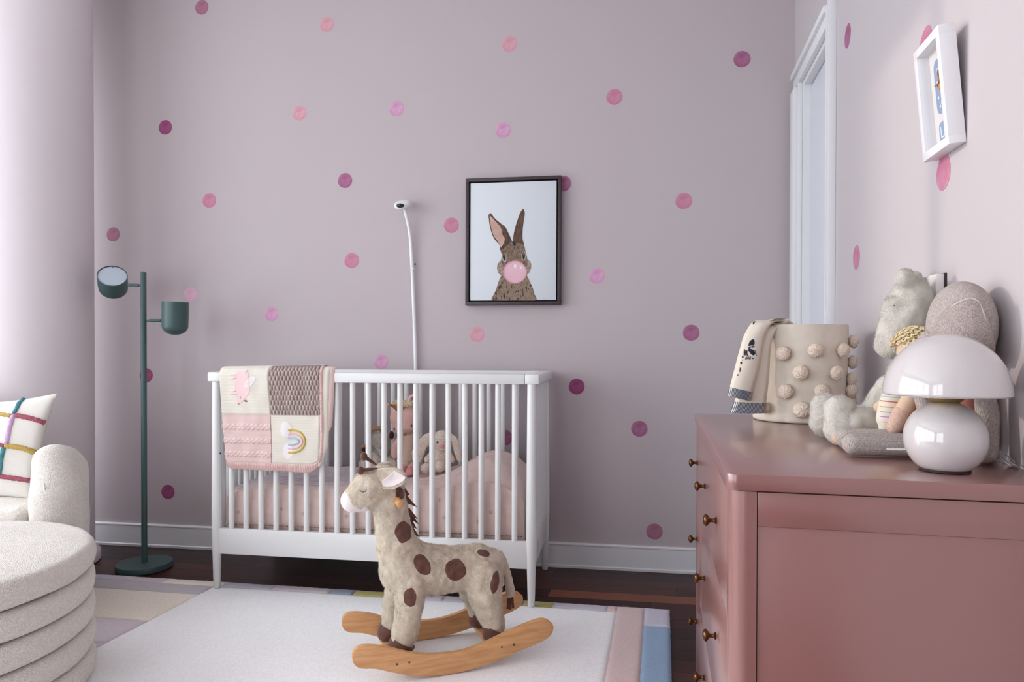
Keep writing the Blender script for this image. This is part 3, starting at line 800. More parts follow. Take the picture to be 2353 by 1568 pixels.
EARI = mat('print_ear_inside', (206, 178, 166), (178, 134, 118), ns=10, rough=.85); EYEB = mat('print_eye', (22, 16, 22), rough=.6); RIMM = mat('print_fur_rim', (190, 176, 160), (160, 144, 128), ns=90, rough=.85); WHT = mat('print_white', (232, 228, 224), rough=.8)
EARB = mat('print_ear_back', (112, 88, 72), (70, 50, 42), ns=70, rough=.85, detail=5, stretch=(1.5, 1.5, .5))
BUB = mat('print_bubble', (218, 172, 184), (228, 192, 202), ns=9, rough=.7); BUBE = mat('print_bubble_edge', (210, 148, 165), rough=.7)
def pr(name, L, mt_, o, sm=True):
    pts = smoothpoly([(x, min(y, 1446)) for x, y in L], 4) if sm else L; pts = [(x, min(y, 1449)) for x, y in pts]; pts = z6(pts); pl_ = FMx @ V((0, 0, .034+o*1.2)); bm = bmesh.new()
    prism(bm, [hit(x, y, pl_, nB) for x, y in pts], -nB*.0002); return obj(name, bm, mt_, pic, smooth=False)
pr('printed_body', [(195, 1448), (235, 1330), (262, 1250), (300, 1140), (345, 1060), (420, 1020), (520, 1010), (620, 1020), (690, 1080), (730, 1160), (775, 1260), (800, 1350), (818, 1449), (500, 1450)], FUR1, .0005)
pr('printed_ear', [(140, 215), (160, 200), (185, 203), (240, 270), (330, 345), (390, 400), (430, 480), (482, 600), (470, 680), (400, 700), (345, 720), (310, 725), (300, 650), (240, 580), (195, 500), (160, 370), (148, 290)], EARB, .0006)
pr('printed_ear_inside', [(165, 230), (200, 260), (265, 330), (320, 400), (345, 500), (375, 560), (350, 640), (318, 680), (280, 600), (220, 520), (185, 420), (165, 320)], EARI, .0008)
pr('printed_ear', [(640, 128), (655, 150), (664, 200), (645, 330), (632, 450), (632, 560), (650, 640), (600, 690), (520, 680), (490, 610), (500, 510), (530, 380), (565, 270), (600, 180)], EARB, .0006)
pr('printed_cheek', [(330, 870), (285, 905), (265, 970), (275, 1030), (310, 1080), (370, 1090), (420, 1000), (400, 900)], FUR3, .0007)
pr('printed_cheek', [(690, 850), (735, 880), (757, 940), (745, 1010), (700, 1075), (640, 1050), (620, 940), (650, 870)], FUR3, .0007)
pr('printed_head', [(480, 600), (560, 620), (650, 655), (668, 720), (690, 800), (700, 870), (690, 960), (600, 1040), (500, 1060), (400, 1020), (345, 940), (325, 860), (335, 790), (318, 735), (380, 680), (440, 630)], FUR2, .0009)
pr('printed_eye_rim', [(345, 775), (385, 780), (400, 830), (395, 885), (365, 890), (335, 850)], RIMM, .0011); pr('printed_eye_rim', [(620, 770), (650, 740), (680, 760), (675, 840), (640, 870), (615, 830)], RIMM, .0011)
pr('printed_eye', ell(367, 822, 20, 52, -10), EYEB, .0013, False); pr('printed_eye', ell(648, 804, 19, 55, 0), EYEB, .0013, False)
pr('printed_eye_glint', ell(362, 798, 4, 8), WHT, .0015, False); pr('printed_eye_glint', ell(650, 780, 4, 8), WHT, .0015, False)
pr('printed_forehead_mark', [(485, 600), (530, 610), (535, 660), (500, 650)], EYEB, .0011)
pr('printed_bubble', ell(522, 1038, 171, 166, n=32), BUBE, .0014, False); pr('printed_bubble_centre', ell(526, 1040, 152, 148, n=32), BUB, .0016, False)
pr('printed_bubble_glint', ell(524, 950, 20, 30), WHT, .0018, False); pr('printed_bubble_glint', ell(608, 975, 18, 16), WHT, .0018, False)

# ------------------------------------------------------------------ floor lamp
lp = V((-2.3165, 2.722, 0)); fl_ = thing('floor_lamp', 'dark green floor lamp with two cup shaped heads on one pole', 'floor lamp', lp)
bm = bmesh.new(); lathe(bm, [(.114, .001), (.118, .004), (.119, .026), (.117, .029), (0, .0295)], lp, n=72); obj('base', bm, GREEN, fl_)
ztop = yplane(331, 626, lp.y).z
bm = bmesh.new(); lathe(bm, [(.0125, .029), (.0125, ztop-.001), (.0115, ztop)], lp, n=24); obj('pole', bm, GREEN, fl_)
LV = FW.cross(V((0, 0, 1))).normalized()  # camera-facing sideways direction is close to the arm direction
am = V((.975, .22, 0)).normalized()
def lampD(px, py): return hit(px, py, lp, am.cross(V((0, 0, 1))))
def cup(center_top, axis, r, h, nm):
    """open cup: rim at center_top, closed end at -axis*h"""
    k = thing
    bm = bmesh.new()
    pr_ = [(0, -h)] + [(r*.98*math.sin(a), -h + r*.72*(1-math.cos(a))) for a in [PI/2*i/10 for i in range(1, 11)]] + [(r, -h*.45), (r, 0), (r-.003, .0005), (r-.003, -.012), (0, -.012)]
    lathe(bm, pr_, center_top, axis, n=48, cap=False); o = obj('lamp_head', bm, GREEN, fl_)
    bm = bmesh.new(); lathe(bm, [(r-.0032, -.0118), (r-.0032, -.004), (0, -.003)], center_top, axis, n=48, cap=False); obj('diffuser', bm, GLASSY, o)
    x, y_ = frame_from(axis)
    for sg in (1, -1):
        bm = bmesh.new(); ball(bm, center_top + (V((0, 0, 1)) - axis*axis.z).normalized()*sg*(r*.86) - axis*.002, .0022, 1); obj('screw', bm, BRASSD, o)
c1 = lampD(258, 634); c2 = lampD(403, 694)
a1 = (V((0, 0, 1))*.62 + (EYE-c1).normalized()*.80 - am*.05).normalized()
cup(c1, a1, rad(c1, 31), .125, 1); cup(c2, V((.045, -.03, 1)).normalized(), rad(c2, 28.5), .152, 2)
for A, B in ((lampD(325, 656), lampD(294, 655)), (lampD(337, 737), lampD(372, 737))):
    d = (B-A); bm = bmesh.new(); tube(bm, [A - d.normalized()*.004, A + d*.2], .0045, 12); tube(bm, [A + d*.2, A+d*.92], .0068, 12); tube(bm, [A+d*.92, B], .0045, 12); obj('arm', bm, GREEN, fl_)

# ------------------------------------------------------------------ rocking giraffe
gu = V((.8443, .5358, 0)); gv = V((-.5358, .8443, 0)); gc = V((-.682, 2.132, 0))
def G(s, o, z): return gc + gu*(.963*s) + gv*o + V((0, 0, .047+.963*z))
gir = thing('rocking_giraffe', 'plush rocking giraffe with brown spots on wooden rockers in front of the crib', 'rocking toy', gc, math.atan2(gu.y, gu.x))
bodyparts = [
 ('c', G(-.245, 0, .545), .064, G(-.205, 0, .552), .063), ('c', G(-.255, 0, .545), .060, G(-.288, 0, .520), .046),
 ('c', G(-.205, 0, .535), .060, G(-.186, 0, .470), .055), ('c', G(-.188, 0, .470), .053, G(-.178, 0, .41), .055), ('c', G(-.178, 0, .41), .055, G(-.158, 0, .335), .070),
 ('c', G(-.158, 0, .335), .070, G(-.135, 0, .275), .084), ('c', G(-.135, 0, .275), .086, G(-.05, 0, .258), .080), ('c', G(-.05, 0, .258), .080, G(.03, 0, .252), .073), ('c', G(.03, 0, .252), .073, G(.105, 0, .255), .072), ('c', G(.105, 0, .255), .072, G(.150, 0, .250), .060),
 ('c', G(-.130, -.040, .235), .058, G(-.136, -.058, .170), .044), ('c', G(-.136, -.058, .17), .044, G(-.150, -.062, .09), .040), ('c', G(-.150, -.062, .09), .040, G(-.160, -.064, .062), .037),
 ('c', G(-.140, .040, .23), .052, G(-.162, .055, .150), .036), ('c', G(-.162, .055, .15), .036, G(-.172, .062, .07), .033),
 ('c', G(.118, -.040, .225), .066, G(.122, -.056, .165), .054), ('c', G(.122, -.056, .165), .054, G(.140, -.062, .10), .040), ('c', G(.140, -.062, .10), .040, G(.150, -.064, .068), .036),
 ('c', G(.110, .040, .225), .062, G(.112, .055, .150), .045), ('c', G(.112, .055, .15), .045, G(.132, .062, .072), .031)]
bm = blob(bodyparts, .0052, 4); fuzz(bm, .0035, 55, .0012, 170)
GB = bvh(bm); GBM = bm.copy(); obj('body', bm, FURG, gir, angle=180); SPB = []
def keep(b): SPB.append(bvh(b)); return b
z1 = lambda L: [(760+x/2.761, 1000+y/2.761) for x, y in L]
zh = lambda L: [(780+x/7.127, 1020+y/7.127) for x, y in L]
bm = blob([('e', G(-.305, 0, .510), (.040, .040, .038)), ('c', G(-.300, 0, .505), .034, G(-.285, 0, .510), .043)], .004, 5)
obj('muzzle', bm, WHITEP, gir, angle=180)
for L in ([(905, 0)],): pass
for P4 in (((460, 618), 53, 69, -6), ((580, 822), 47, 74, -28), ((792, 858), 66, 73, -8), ((968, 750), 42, 21, 20), ((1040, 935), 25, 74, 9), ((503, 1032), 42, 62, -4)):
    (x, y), a, b, r = P4
    obj('spot', keep(decal(GB, z1(ell(x, y, a, b, r, n=26, wob=.14)), .0028, sm=False, dome=.0008)), BROWN, gir, angle=60)
obj('spot', keep(decal(GB, zh([(935, 720), (985, 705), (1045, 760), (1058, 850), (1040, 900), (990, 915), (940, 880), (920, 830)]), .0028, dome=.0008)), BROWN, gir, angle=60)
# matching spots on the far flank
for s, z, a in ((-.165, .42, .02), (-.08, .30, .024), (.02, .27, .028), (.13, .25, .02), (-.15, .19, .018)):
    bm = bmesh.new(); o_ = G(s, .5, z); rings = []
    for k, sc_ in enumerate((1, .9, .5)):
        rr = []
        for i in range(18):
            t = 2*PI*i/18; q_ = o_ + gu*a*sc_*math.cos(t) + V((0, 0, a*1.25*sc_*math.sin(t))); h = GB.ray_cast(q_, -gv)
            rr.append(bm.verts.new((h[0] if h[0] is not None else q_-gv*.45) + gv*(-.001 if k == 0 else .0028)))
        rings.append(rr)
    for a_, b_ in zip(rings, rings[1:]):
        for i in range(18): bm.faces.new((a_[i], a_[(i+1) % 18], b_[(i+1) % 18], b_[i]))
    bm.faces.new(rings[-1]); bmesh.ops.recalc_face_normals(bm, faces=bm.faces); obj('spot', keep(bm), BROWN, gir)
for s, o, z, s2 in ((-.160, -.064, .045, -.175), (-.178, .062, .045, -.190), (.150, -.064, .046, .145), (.136, .062, .046, .130)):
    r1 = .038 if o < 0 else .033
    bm = bmesh.new(); r1s = r1
    bm = blob([('c', G(s, o, z+.012), r1+.0045, G(s2, o, z-.004), r1-.004)], .004, 3)
    cutz = G(0, 0, .020).z
    for v in bm.verts:
        if v.co.z < cutz: v.co.z = cutz
        tz = G(0, 0, .066 + (-.02 if v.co.dot(gu) > G(s, o, 0).dot(gu) else .0)).z
    top = G(0, 0, .069).z
    for v in list(bm.verts):
        if v.co.z > top - .55*((v.co-G(s, o, z)).dot(gu)): pass
    geom = bmesh.ops.bisect_plane(bm, geom=list(bm.verts)+list(bm.edges)+list(bm.faces), plane_co=G(s, o, .061 if o < 0 else .057), plane_no=(V((0, 0, 1))+gu*.55).normalized(), clear_outer=True)
    bmesh.ops.holes_fill(bm, edges=[e for e in bm.edges if len(e.link_faces) == 1]); obj('hoof', keep(bm), BROWN, gir, angle=70)
# ears
def ear(pts, inner, c0, thick_, back):
    """leaf of fur through 3-D outline points with a pink inside"""
    pass
def leaf(pts, zf, o0, o1, mt_, nm, off=0, th=.008, parent=None, lab=None):
    """leaf in the giraffe's side plane whose distance from the middle runs from o0 to o1 along its length"""
    P2 = smoothpoly(zf(pts), 3); xs = [p[0] for p in P2]; x0, x1 = min(xs), max(xs); cx = sum(xs)/len(xs); cy = sum(p[1] for p in P2)/len(P2)
    bm = bmesh.new(); R = []
    for k, s_ in enumerate((1, .8, .5)):
        r = []
        for x, y in P2:
            x_, y_ = cx+(x-cx)*s_, cy+(y-cy)*s_; t = (x_-x0)/(x1-x0); oo = o0+(o1-o0)*t + off + (1-s_)*.006
            r.append(bm.verts.new(hit(x_, y_, gc+gv*oo, gv)))
        R.append(r)
    n = len(P2); c = bm.verts.new(hit(cx, cy, gc+gv*(o0+(o1-o0)*(cx-x0)/(x1-x0)+off+.007), gv))
    for a, b in zip(R, R[1:]):
        for i in range(n): bm.faces.new((a[i], a[(i+1) % n], b[(i+1) % n], b[i]))
    for i in range(n): bm.faces.new((R[-1][i], R[-1][(i+1) % n], c))
    bmesh.ops.recalc_face_normals(bm, faces=bm.faces)
    bmesh.ops.solidify(bm, geom=list(bm.faces), thickness=th)
    if mt_ is FURG: bmesh.ops.subdivide_edges(bm, edges=bm.edges, cuts=2, use_grid_fill=True); fuzz(bm, .003, 60)
    bmesh.ops.recalc_face_normals(bm, faces=bm.faces)
    return obj(nm, bm, mt_, parent or gir, angle=80, label=lab)
e1 = leaf([(628, 420), (700, 398), (780, 400), (930, 392), (1040, 450), (1100, 520), (1108, 590), (1040, 670), (930, 730), (850, 750), (730, 735), (700, 660), (665, 590), (635, 520)], zh, -.050, -.085, FURG, 'ear', th=.012)
leaf([(700, 600), (750, 575), (820, 520), (870, 465), (915, 440), (1000, 490), (1085, 545), (1050, 610), (980, 655), (880, 700), (780, 705), (718, 690)], zh, -.058, -.090, WHITEP, 'ear_lining', off=-.006, th=.004, parent=e1, lab='pale pink ear lining')
leaf([(632, 335), (700, 305), (800, 290), (870, 340), (920, 395), (860, 400), (740, 380)], zh, .045, .070, FURG, 'ear', th=.012)
# horns
for (bx, by), (ex_, ey_), oo, r in (((600, 402), (345, 440), -.030, 50), ((590, 345), (400, 210), .035, 50)):
    A = hit(*zh([(bx+15, by)])[0], gc+gv*oo, gv); B = hit(*zh([(ex_, ey_)])[0], gc+gv*oo, gv)
    bm = bmesh.new(); d = B-A; tube(bm, [A, A+d*.3, A+d*.7, B], [rad(A, 1.6), rad(A, 3.6), rad(A, 4.2), rad(A, 4.4)], 12)
    o = obj('horn', bm, BROWN, gir); bm = bmesh.new(); ball(bm, B, V((1, 1, 1.2))*rad(B, r*1.17/7.127), 3); obj('horn_knob', bm, BROWN, gir)
# closed eye
bm = bmesh.new(); line_decal(GB, zh([(330, 758), (350, 778), (385, 790), (420, 778), (440, 755)]), 1.3, .002, bm=bm); line_decal(GB, zh([(350, 775), (340, 790)]), .9, .002, bm=bm); line_decal(GB, zh([(385, 790), (384, 806)]), .9, .002, bm=bm); line_decal(GB, zh([(418, 778), (430, 795)]), .9, .002, bm=bm)
obj('closed_eye', bm, mat('eye_thread', (44, 50, 50), rough=.8), gir)
# wooden handle peg through the head
A = G(-.172, .12, .512); B = G(-.1765, -.115, .5105)
bm = bmesh.new(); lathe(bm, [(.0095, 0), (.011, .0015), (.011, (B-A).length-.0015), (.0095, (B-A).length)], A, B-A, n=24); obj('handle_peg', bm, WOODR, gir)
# felt mane
mane = [((1050, 668), (1000, 700)), ((1148, 830), (1085, 720)), ((1282, 1048), (1118, 850)), ((1292, 1243), (1162, 1055)), ((1310, 1328), (1185, 1130)), ((1270, 1400), (1205, 1240)), ((1320, 1540), (1220, 1360)), ((1345, 1640), (1250, 1480))]
for i, (tip, bt) in enumerate(mane):
    oo = (-.008, .006, 0)[i % 3]
    q0 = zh([bt])[0]; q1 = zh([tip])[0]; q2 = zh([(bt[0]+40, bt[1]+140 if i else bt[1]+60)])[0]
    pts = [hit(*p, gc+gv*oo, gv) for p in ((q0[0]-2, q0[1]), q1, (q2[0]-2, q2[1]), (q2[0]-7, q2[1]), (q0[0]-7, q0[1]))]
    bm = bmesh.new(); prism(bm, pts, gv*.004); obj('mane_tuft', bm, BROWN, gir, smooth=False)
# tail
tp = curve3([G(.186, 0, .300), G(.205, 0, .262), G(.220, 0, .215), G(.230, 0, .17), G(.233, 0, .132)], 5)
bm = bmesh.new(); tube(bm, tp, [.011+.005*i/len(tp) for i in range(len(tp))], 16); bm = remesh(bm, .004, 3); fuzz(bm, .003, 60); obj('tail', bm, FURG, gir, angle=180)
bm = bmesh.new(); a_ = G(.231, 0, .132)
for k, (ds, dz) in enumerate(((-.006, -.040), (.001, -.043), (.008, -.040))):
    prism(bm, [a_+gu*(ds-.004), a_+gu*(ds+.004), a_+gu*(ds*1.4+.0045)+V((0, 0, dz)), a_+gu*(ds*1.4-.0035)+V((0, 0, dz))], gv*.002)
obj('tail_tassel', bm, BROWN, gir, smooth=False)
bm = bmesh.new(); a_ = G(.196, -.012, .205); prism(bm, [a_, a_+gu*.007+V((0, 0, .008)), a_+gu*.010+V((0, 0, -.022)), a_+gu*.003+V((0, 0, -.028))], gv*.0008); obj('care_label', bm, WHT, gir, smooth=False, label='small white fabric label')
FURH = mat('giraffe_fur', (206, 193, 173), (222, 211, 194), ns=60, rough=.9, sheen=.2)
fur(GBM, 150000, .0050, .0008, FURH, gir, avoid=SPB, seed=4); GBM.free()
# rockers
rk = [(-.327, .068), (-.320, .089), (-.296, .098), (-.234, .086), (-.161, .058), (-.091, .041), (0, .035), (.08, .047), (.178, .077), (.267, .099), (.301, .099), (.326, .083), (.331, .063), (.318, .040), (.278, .023), (.206, .006), (.134, -.013), (.054, -.027), (0, -.031), (-.05, -.031), (-.101, -.026), (-.151, -.016), (-.21, .004), (-.258, .022), (-.301, .030), (-.322, .046)]
rp = smoothpoly(rk, 3)
for o in (-.136, .136):
    bm = bmesh.new(); prism(bm, [G(x, o-.009, z) for x, z in rp], gv*.018, .002); r_ = obj('rocker', bm, WOODR, gir, angle=40)
    for x, z in ((.148, .030), (.190, .031), (-.193, .027), (-.155, .027)):
        bm = bmesh.new(); c_ = G(x, o-.0092 if o < 0 else o+.0092, z); lathe(bm, [(.0032, 0), (.0032, .0012), (.002, .0013), (0, .0006)], c_-gv*(0 if o > 0 else .0), (gv if o > 0 else -gv), n=12, cap=False); obj('screw', bm, mat('steel_screw', (90, 90, 92), rough=.35, metal=1) if 'steel_screw' not in bpy.data.materials else bpy.data.materials['steel_screw'], r_)
GM = Matrix((gu, gv, V((0, 0, 1)))).transposed().to_4x4(); GM.translation = gc
for x in (-.172, .160):
    bm = bmesh.new(); z_ = .047+.963*.018; box(bm, (x*.963-.034, -.127, z_-.014), (x*.963+.034, .127, z_), .002, GM); obj('cross_board', bm, WOODR, gir, angle=30)

# ------------------------------------------------------------------ ottoman and sofa
ot = V((-2.064, 1.496, 0)); otm = thing('ottoman', 'round cream bouclé ottoman with five stacked rolls in the near left corner', 'ottoman', ot)
H = .42; n = 5; R0 = .468
for k in range(n):
    z0 = RZ+.003 + k*(H-RZ-.003)/n; z1_ = RZ+.003 + (k+1)*(H-RZ-.003)/n; h = z1_-z0; prof_ = []
    if k < n-1:
        for i in range(13):
            a = PI*i/12; prof_.append((R0-.034+.036*math.sin(a)**.5, z0+.0015+(h-.003)*(1-math.cos(a))/2))
        prof_ = [(.25, z0+.002)] + prof_ + [(.25, z1_-.002)]
    else:
        for i in range(15):
            a = PI*i/14; prof_.append((R0-.036+.038*math.sin(a)**.6, z0+.0015+(h-.003)*(1-math.cos(a))/2))
        prof_ = [(.25, z0+.002)] + prof_ + [(r, z1_+.006*(1-(r/R0)**2)) for r in (.40, .36, .30, .22, .14, .06)] + [(0, z1_+.006)]
    bm = bmesh.new(); lathe(bm, prof_, ot, n=220, cap=(k < n-1)); 
    if k == n-1:
        pass
    fuzz(bm, .0012, 150, .003, 9); obj('cushion_roll', bm, BOUC, otm, angle=180)
sofa = thing('boucle_sofa', 'cream bouclé sofa with thick rounded arm under the column', 'sofa', (-2.7, 2.15, 0))
bm = blob([('c', V((-2.172, 2.11, .12)), .082, V((-2.170, 2.11, .47)), .088), ('c', V((-2.170, 2.11, .47)), .088, V((-2.200, 2.13, .585)), .070),
           ('c', V((-2.235, 2.22, .12)), .080, V((-2.240, 2.22, .53)), .082), ('c', V((-2.200, 2.13, .585)), .070, V((-2.255, 2.22, .56)), .075)], .010, 8)
fuzz(bm, .0012, 150, .004, 12)
for v in bm.verts: v.co.z = max(v.co.z, RZ+.002)
SB = bvh(bm); obj('arm', bm, BOUC, sofa, angle=180)
bm = bmesh.new(); tube(bm, [V((-2.140, 2.034+.006*math.sin(i), .20+.33*i/10)) for i in range(11)], .0025, 6); obj('arm_seam', bm, BOUC, sofa)
bm = blob([('c', V((-2.36, 2.31, .46)), .075, V((-2.62, 2.32, .56)), .075), ('c', V((-2.62, 2.32, .56)), .075, V((-2.84, 2.29, .77)), .075), ('c', V((-2.84, 2.29, .77)), .075, V((-3.25, 2.28, .80)), .075),
           ('c', V((-2.36, 2.31, .2)), .075, V((-3.25, 2.28, .2)), .085), ('c', V((-2.36, 2.31, .35)), .075, V((-3.25, 2.28, .38)), .085), ('c', V((-2.50, 2.31, .48)), .075, V((-3.25, 2.28, .53)), .085), ('c', V((-2.75, 2.31, .62)), .075, V((-3.25, 2.28, .67)), .08)], .012, 6)
fuzz(bm, .0012, 150, .003, 12)
for v in bm.verts: v.co.z = max(v.co.z, RZ+.002)
obj('backrest', bm, BOUC, sofa, angle=180)
bm = bmesh.new(); box(bm, (-3.28, 2.035, .30), (-2.255, 2.245, .432), .035, seg=5); bmesh.ops.subdivide_edges(bm, edges=bm.edges, cuts=5, use_grid_fill=True); fuzz(bm, .002, 80, .004, 10); obj('seat_cushion', bm, BOUC, sofa, angle=180)
bm = bmesh.new(); box(bm, (-3.28, 2.06, RZ+.002), (-2.31, 2.24, .298), .02, seg=3); obj('base', bm, BOUC, sofa)
# throw pillow
PILM = mat('ivory_ribbed_cotton', (224, 219, 212), rough=.95, bs=120, bstr=.6, bd=.003, kind='weave')
pil = thing('throw_pillow', 'ivory throw pillow with yellow, teal, lilac and raspberry yarn stripes on the sofa', 'pillow', (-2.42, 2.17, .435))
pc = {0: (-95, 925), 1: (131, 904), 2: (70, 1148), 3: (-118, 1150)}
def pilY(px, py): return V((0, 2.185, .43)), V((0, -1, .16)).normalized()
def pil_pt(a, b, side):
    A, B, D, E_ = pc[0], pc[1], pc[2], pc[3]
    # pinch edges
    ee = 1
    x = (A[0]*(1-a)+B[0]*a)*(1-b) + (E_[0]*(1-a)+D[0]*a)*b; y = (A[1]*(1-a)+B[1]*a)*(1-b) + (E_[1]*(1-a)+D[1]*a)*b
    sa, sb = math.sin(PI*a), math.sin(PI*b)
    x += -(10*sb)*(2*a-1); y += -(8*sa)*(2*b-1)
    P_, N_ = pilY(x, y); p = hit(x, y, P_, N_)
    t = .052*(max(0, sa*sb))**.42
    t *= 1+.06*noise.noise(V((a*5, b*5, side)))
    return p + N_*(t*side - (0 if side > 0 else 0))
bm = grid(lambda a, b: pil_pt(a, b, 1), 50, 50); PV = bvh(bm); b2 = grid(lambda a, b: pil_pt(a, b, -1), 50, 50); join(bm, b2)
bmesh.ops.remove_doubles(bm, verts=bm.verts, dist=.0004); bmesh.ops.recalc_face_normals(bm, faces=bm.faces); obj('pillow_body', bm, PILM, pil, angle=90)
zp = lambda L: [(x/2.183, 850+y/2.183) for x, y in L]
YR_ = {'raspberry': (142, 68, 82), 'mustard': (170, 140, 68), 'teal': (66, 126, 134), 'lilac': (192, 158, 198)}
YM = {k: mat('yarn_'+k, v, tuple(min(255, c+22) for c in v), ns=200, rough=.95, bs=260, bstr=.9, bd=.003) for k, v in YR_.items()}
def yarn(c, L, w_=18):
    P = [];
    L = zp(L); n_ = 14; pts = []
    for i in range(len(L)-1):
        for k in range(n_): pts.append((L[i][0]+(L[i+1][0]-L[i][0])*k/n_, L[i][1]+(L[i+1][1]-L[i][1])*k/n_))
    pts.append(L[-1]); bm = bmesh.new(); R = []
    for x, y in pts:
        d = ray(x, y).normalized(); h = PV.ray_cast(EYE, d)
        if h[0] is not None: P.append(h[0] - d*.0005)
    if len(P) > 2:
        tube(bm, P, rad(P[0], w_/2.183/2*1.0), 10)
        for v in bm.verts: v.co += V((noise.noise(v.co*140), noise.noise(v.co*140+V((5, 5, 5))), noise.noise(v.co*140+V((9, 2, 1)))))*.003
        obj('yarn_stripe', bm, YM[c], pil, angle=180, label=c+' yarn stripe')
yarn('teal', [(128, 138), (100, 165), (70, 222)], 22); yarn('lilac', [(68, 228), (48, 290), (32, 372)], 24); yarn('teal', [(20, 388), (6, 450), (-2, 525)], 24)
yarn('mustard', [(-60, 215), (0, 222), (58, 232)], 19); yarn('raspberry', [(80, 228), (160, 245), (238, 270)], 24)
yarn('raspberry', [(-40, 372), (0, 378), (20, 384)], 20); yarn('mustard', [(30, 380), (110, 392), (182, 418)], 26); yarn('raspberry', [(-10, 534), (60, 542), (148, 556)], 24)

# ------------------------------------------------------------------ dresser
DX, DYa, DYb, DT = .099, 1.104, 2.163, .812
dre = thing('dresser', 'dusty rose painted dresser with aged brass knobs against the right wall', 'dresser', ((DX+XR)/2, (DYa+DYb)/2, 0))
def roundrect(x0, x1, y0, y1, rr, n=8, corners=(1, 1, 0, 0)):
    """corners order: (x0,y0) (x0,y1) (x1,y1) (x1,y0)"""
    out = []
    for (cx, cy, a0, on) in ((x0, y0, PI, corners[0]), (x1, y0, 1.5*PI, corners[3]), (x1, y1, 0, corners[2]), (x0, y1, .5*PI, corners[1])):
        if not on: out.append((cx, cy)); continue
        ox = cx + (rr if cx == x0 else -rr); oy = cy + (rr if cy == y0 else -rr)
        for i in range(n+1):
            a = a0 + .5*PI*i/n; out.append((ox+rr*math.cos(a), oy+rr*math.sin(a)))
    return out
bm = bmesh.new(); prism(bm, [V((x, y, DT-.0255)) for x, y in roundrect(DX, XR-.0025, DYa, DYb, .018)], V((0, 0, .0255)), .0025); obj('top', bm, DRESS, dre, angle=35)
bx0, by0, by1 = DX+.005, DYa+.005, DYb-.005
for (ya, yb_, cr) in ((by0, by0+.036, (1, 0, 0, 0)), (by1-.036, by1, (0, 1, 0, 0))):
    bm = bmesh.new(); prism(bm, [V((x, y, .001)) for x, y in roundrect(bx0, bx0+.040, ya, yb_, .028, corners=cr)], V((0, 0, DT-.028)), 0); obj('corner_post', bm, DRESS, dre, angle=35)
for (ya, yb_) in ((by0, by0+.03), (by1-.03, by1)):
    bm = bmesh.new(); box(bm, (XR-.045, ya, .001), (XR-.004, yb_, DT-.027), .001); obj('back_post', bm, DRESS, dre, angle=35)
    s_ = -1 if ya == by0 else 1; yf = ya if s_ < 0 else yb_
    bm = bmesh.new(); box(bm, (bx0+.0415, min(yf-s_*.0005, yf-s_*.018), .732), (XR-.0455, max(yf-s_*.0005, yf-s_*.018), DT-.0275), .001); obj('side_rail', bm, DRESS, dre, angle=35)
    bm = bmesh.new(); box(bm, (bx0+.0415, min(yf-s_*.0035, yf-s_*.018), .07), (XR-.0455, max(yf-s_*.0035, yf-s_*.018), .7315), .0008); obj('side_panel', bm, DRESS, dre, angle=35)
bm = bmesh.new(); box(bm, (bx0+.022, by0+.036, .06), (XR-.02, by1-.036, DT-.028)); obj('carcass', bm, DRESS, dre, smooth=False)
ky = (1.384, 1.731, 2.089)
def knob(y_, z_, par):
    bm = bmesh.new(); lathe(bm, [(.0072, .0005), (.0072, .0022), (.0046, .0040), (.0036, .008), (.0042, .012), (.0085, .0150), (.0118, .0185), (.0118, .0205), (.0095, .0235), (.005, .0255), (0, .026)], V((bx0+.0015, y_, z_)), V((-1, 0, 0)), n=28, cap=False); obj('knob', bm, BRASSD, par)
y0_, y1_ = by0+.0375, by1-.0375
for (ya, yb_, za, zb, ks) in ((y0_, y1_, .5690, .7815, ky), (y0_, 1.868, .310, .5665, ky[:2]), (1.871, y1_, .310, .5665, ky[2:]), (y0_, y1_, .075, .3075, ky)):
    bm = bmesh.new(); box(bm, (bx0+.0015, ya, za), (bx0+.0215, yb_, zb), .0012); o = obj('drawer', bm, DRESS, dre, angle=35)
    zc = {.5690: .6727, .310: .4481, .075: .205}[za]
    for k in ks: knob(k, zc, o)

# ------------------------------------------------------------------ table lamp
lb = zplane(2171, 1083, DT); lb.z = DT
tl = thing('table_lamp', 'glossy white glass mushroom lamp with ball base and brass collar on the dresser', 'table lamp', lb)
gz_ = .0575; rg = .0585; zc = .0575
prof = [(.034, .0045)] + [(rg*math.sin(a), .0520 - .0595*math.cos(a)) for a in [math.radians(d) for d in range(38, 170, 4)]] + [(0, .1112)]
bm = bmesh.new(); lathe(bm, prof, lb, n=72, cap=True); obj('ball_base', bm, OPAL, tl, angle=80)
bm = bmesh.new(); lathe(bm, [(.034, .0005), (.0355, .0012), (.0355, .0085), (.02, .0085)], lb, n=48, cap=True); obj('foot_pad', bm, mat('dark_felt_pad', (40, 34, 36), rough=.8), tl)
bm = bmesh.new(); lathe(bm, [(.019, .1085), (.026, .1125), (.033, .1175), (.038, .1235), (.038, .1275), (.01, .1285)], lb, n=48, cap=True); obj('collar', bm, BRASS, tl)
sh = []; rs = .0885; zb = .1225; hs = .094
for i in range(31):
    a = PI/2*i/30; sh.append((rs*math.cos(a)**.92 if i < 30 else 0, zb + hs*math.sin(a)**1.08))
inner = [(max(0, r-.0035), z-.0030) for r, z in sh]
prof = [(r, z) for r, z in inner[::-1]] + [(rs-.0035, zb-.001), (rs-.0018, zb-.0022), (rs-.0003, zb-.001)] + sh
bm = bmesh.new(); lathe(bm, prof, lb, n=96, cap=False); bmesh.ops.recalc_face_normals(bm, faces=bm.faces); obj('shade', bm, OPAL, tl, angle=80)

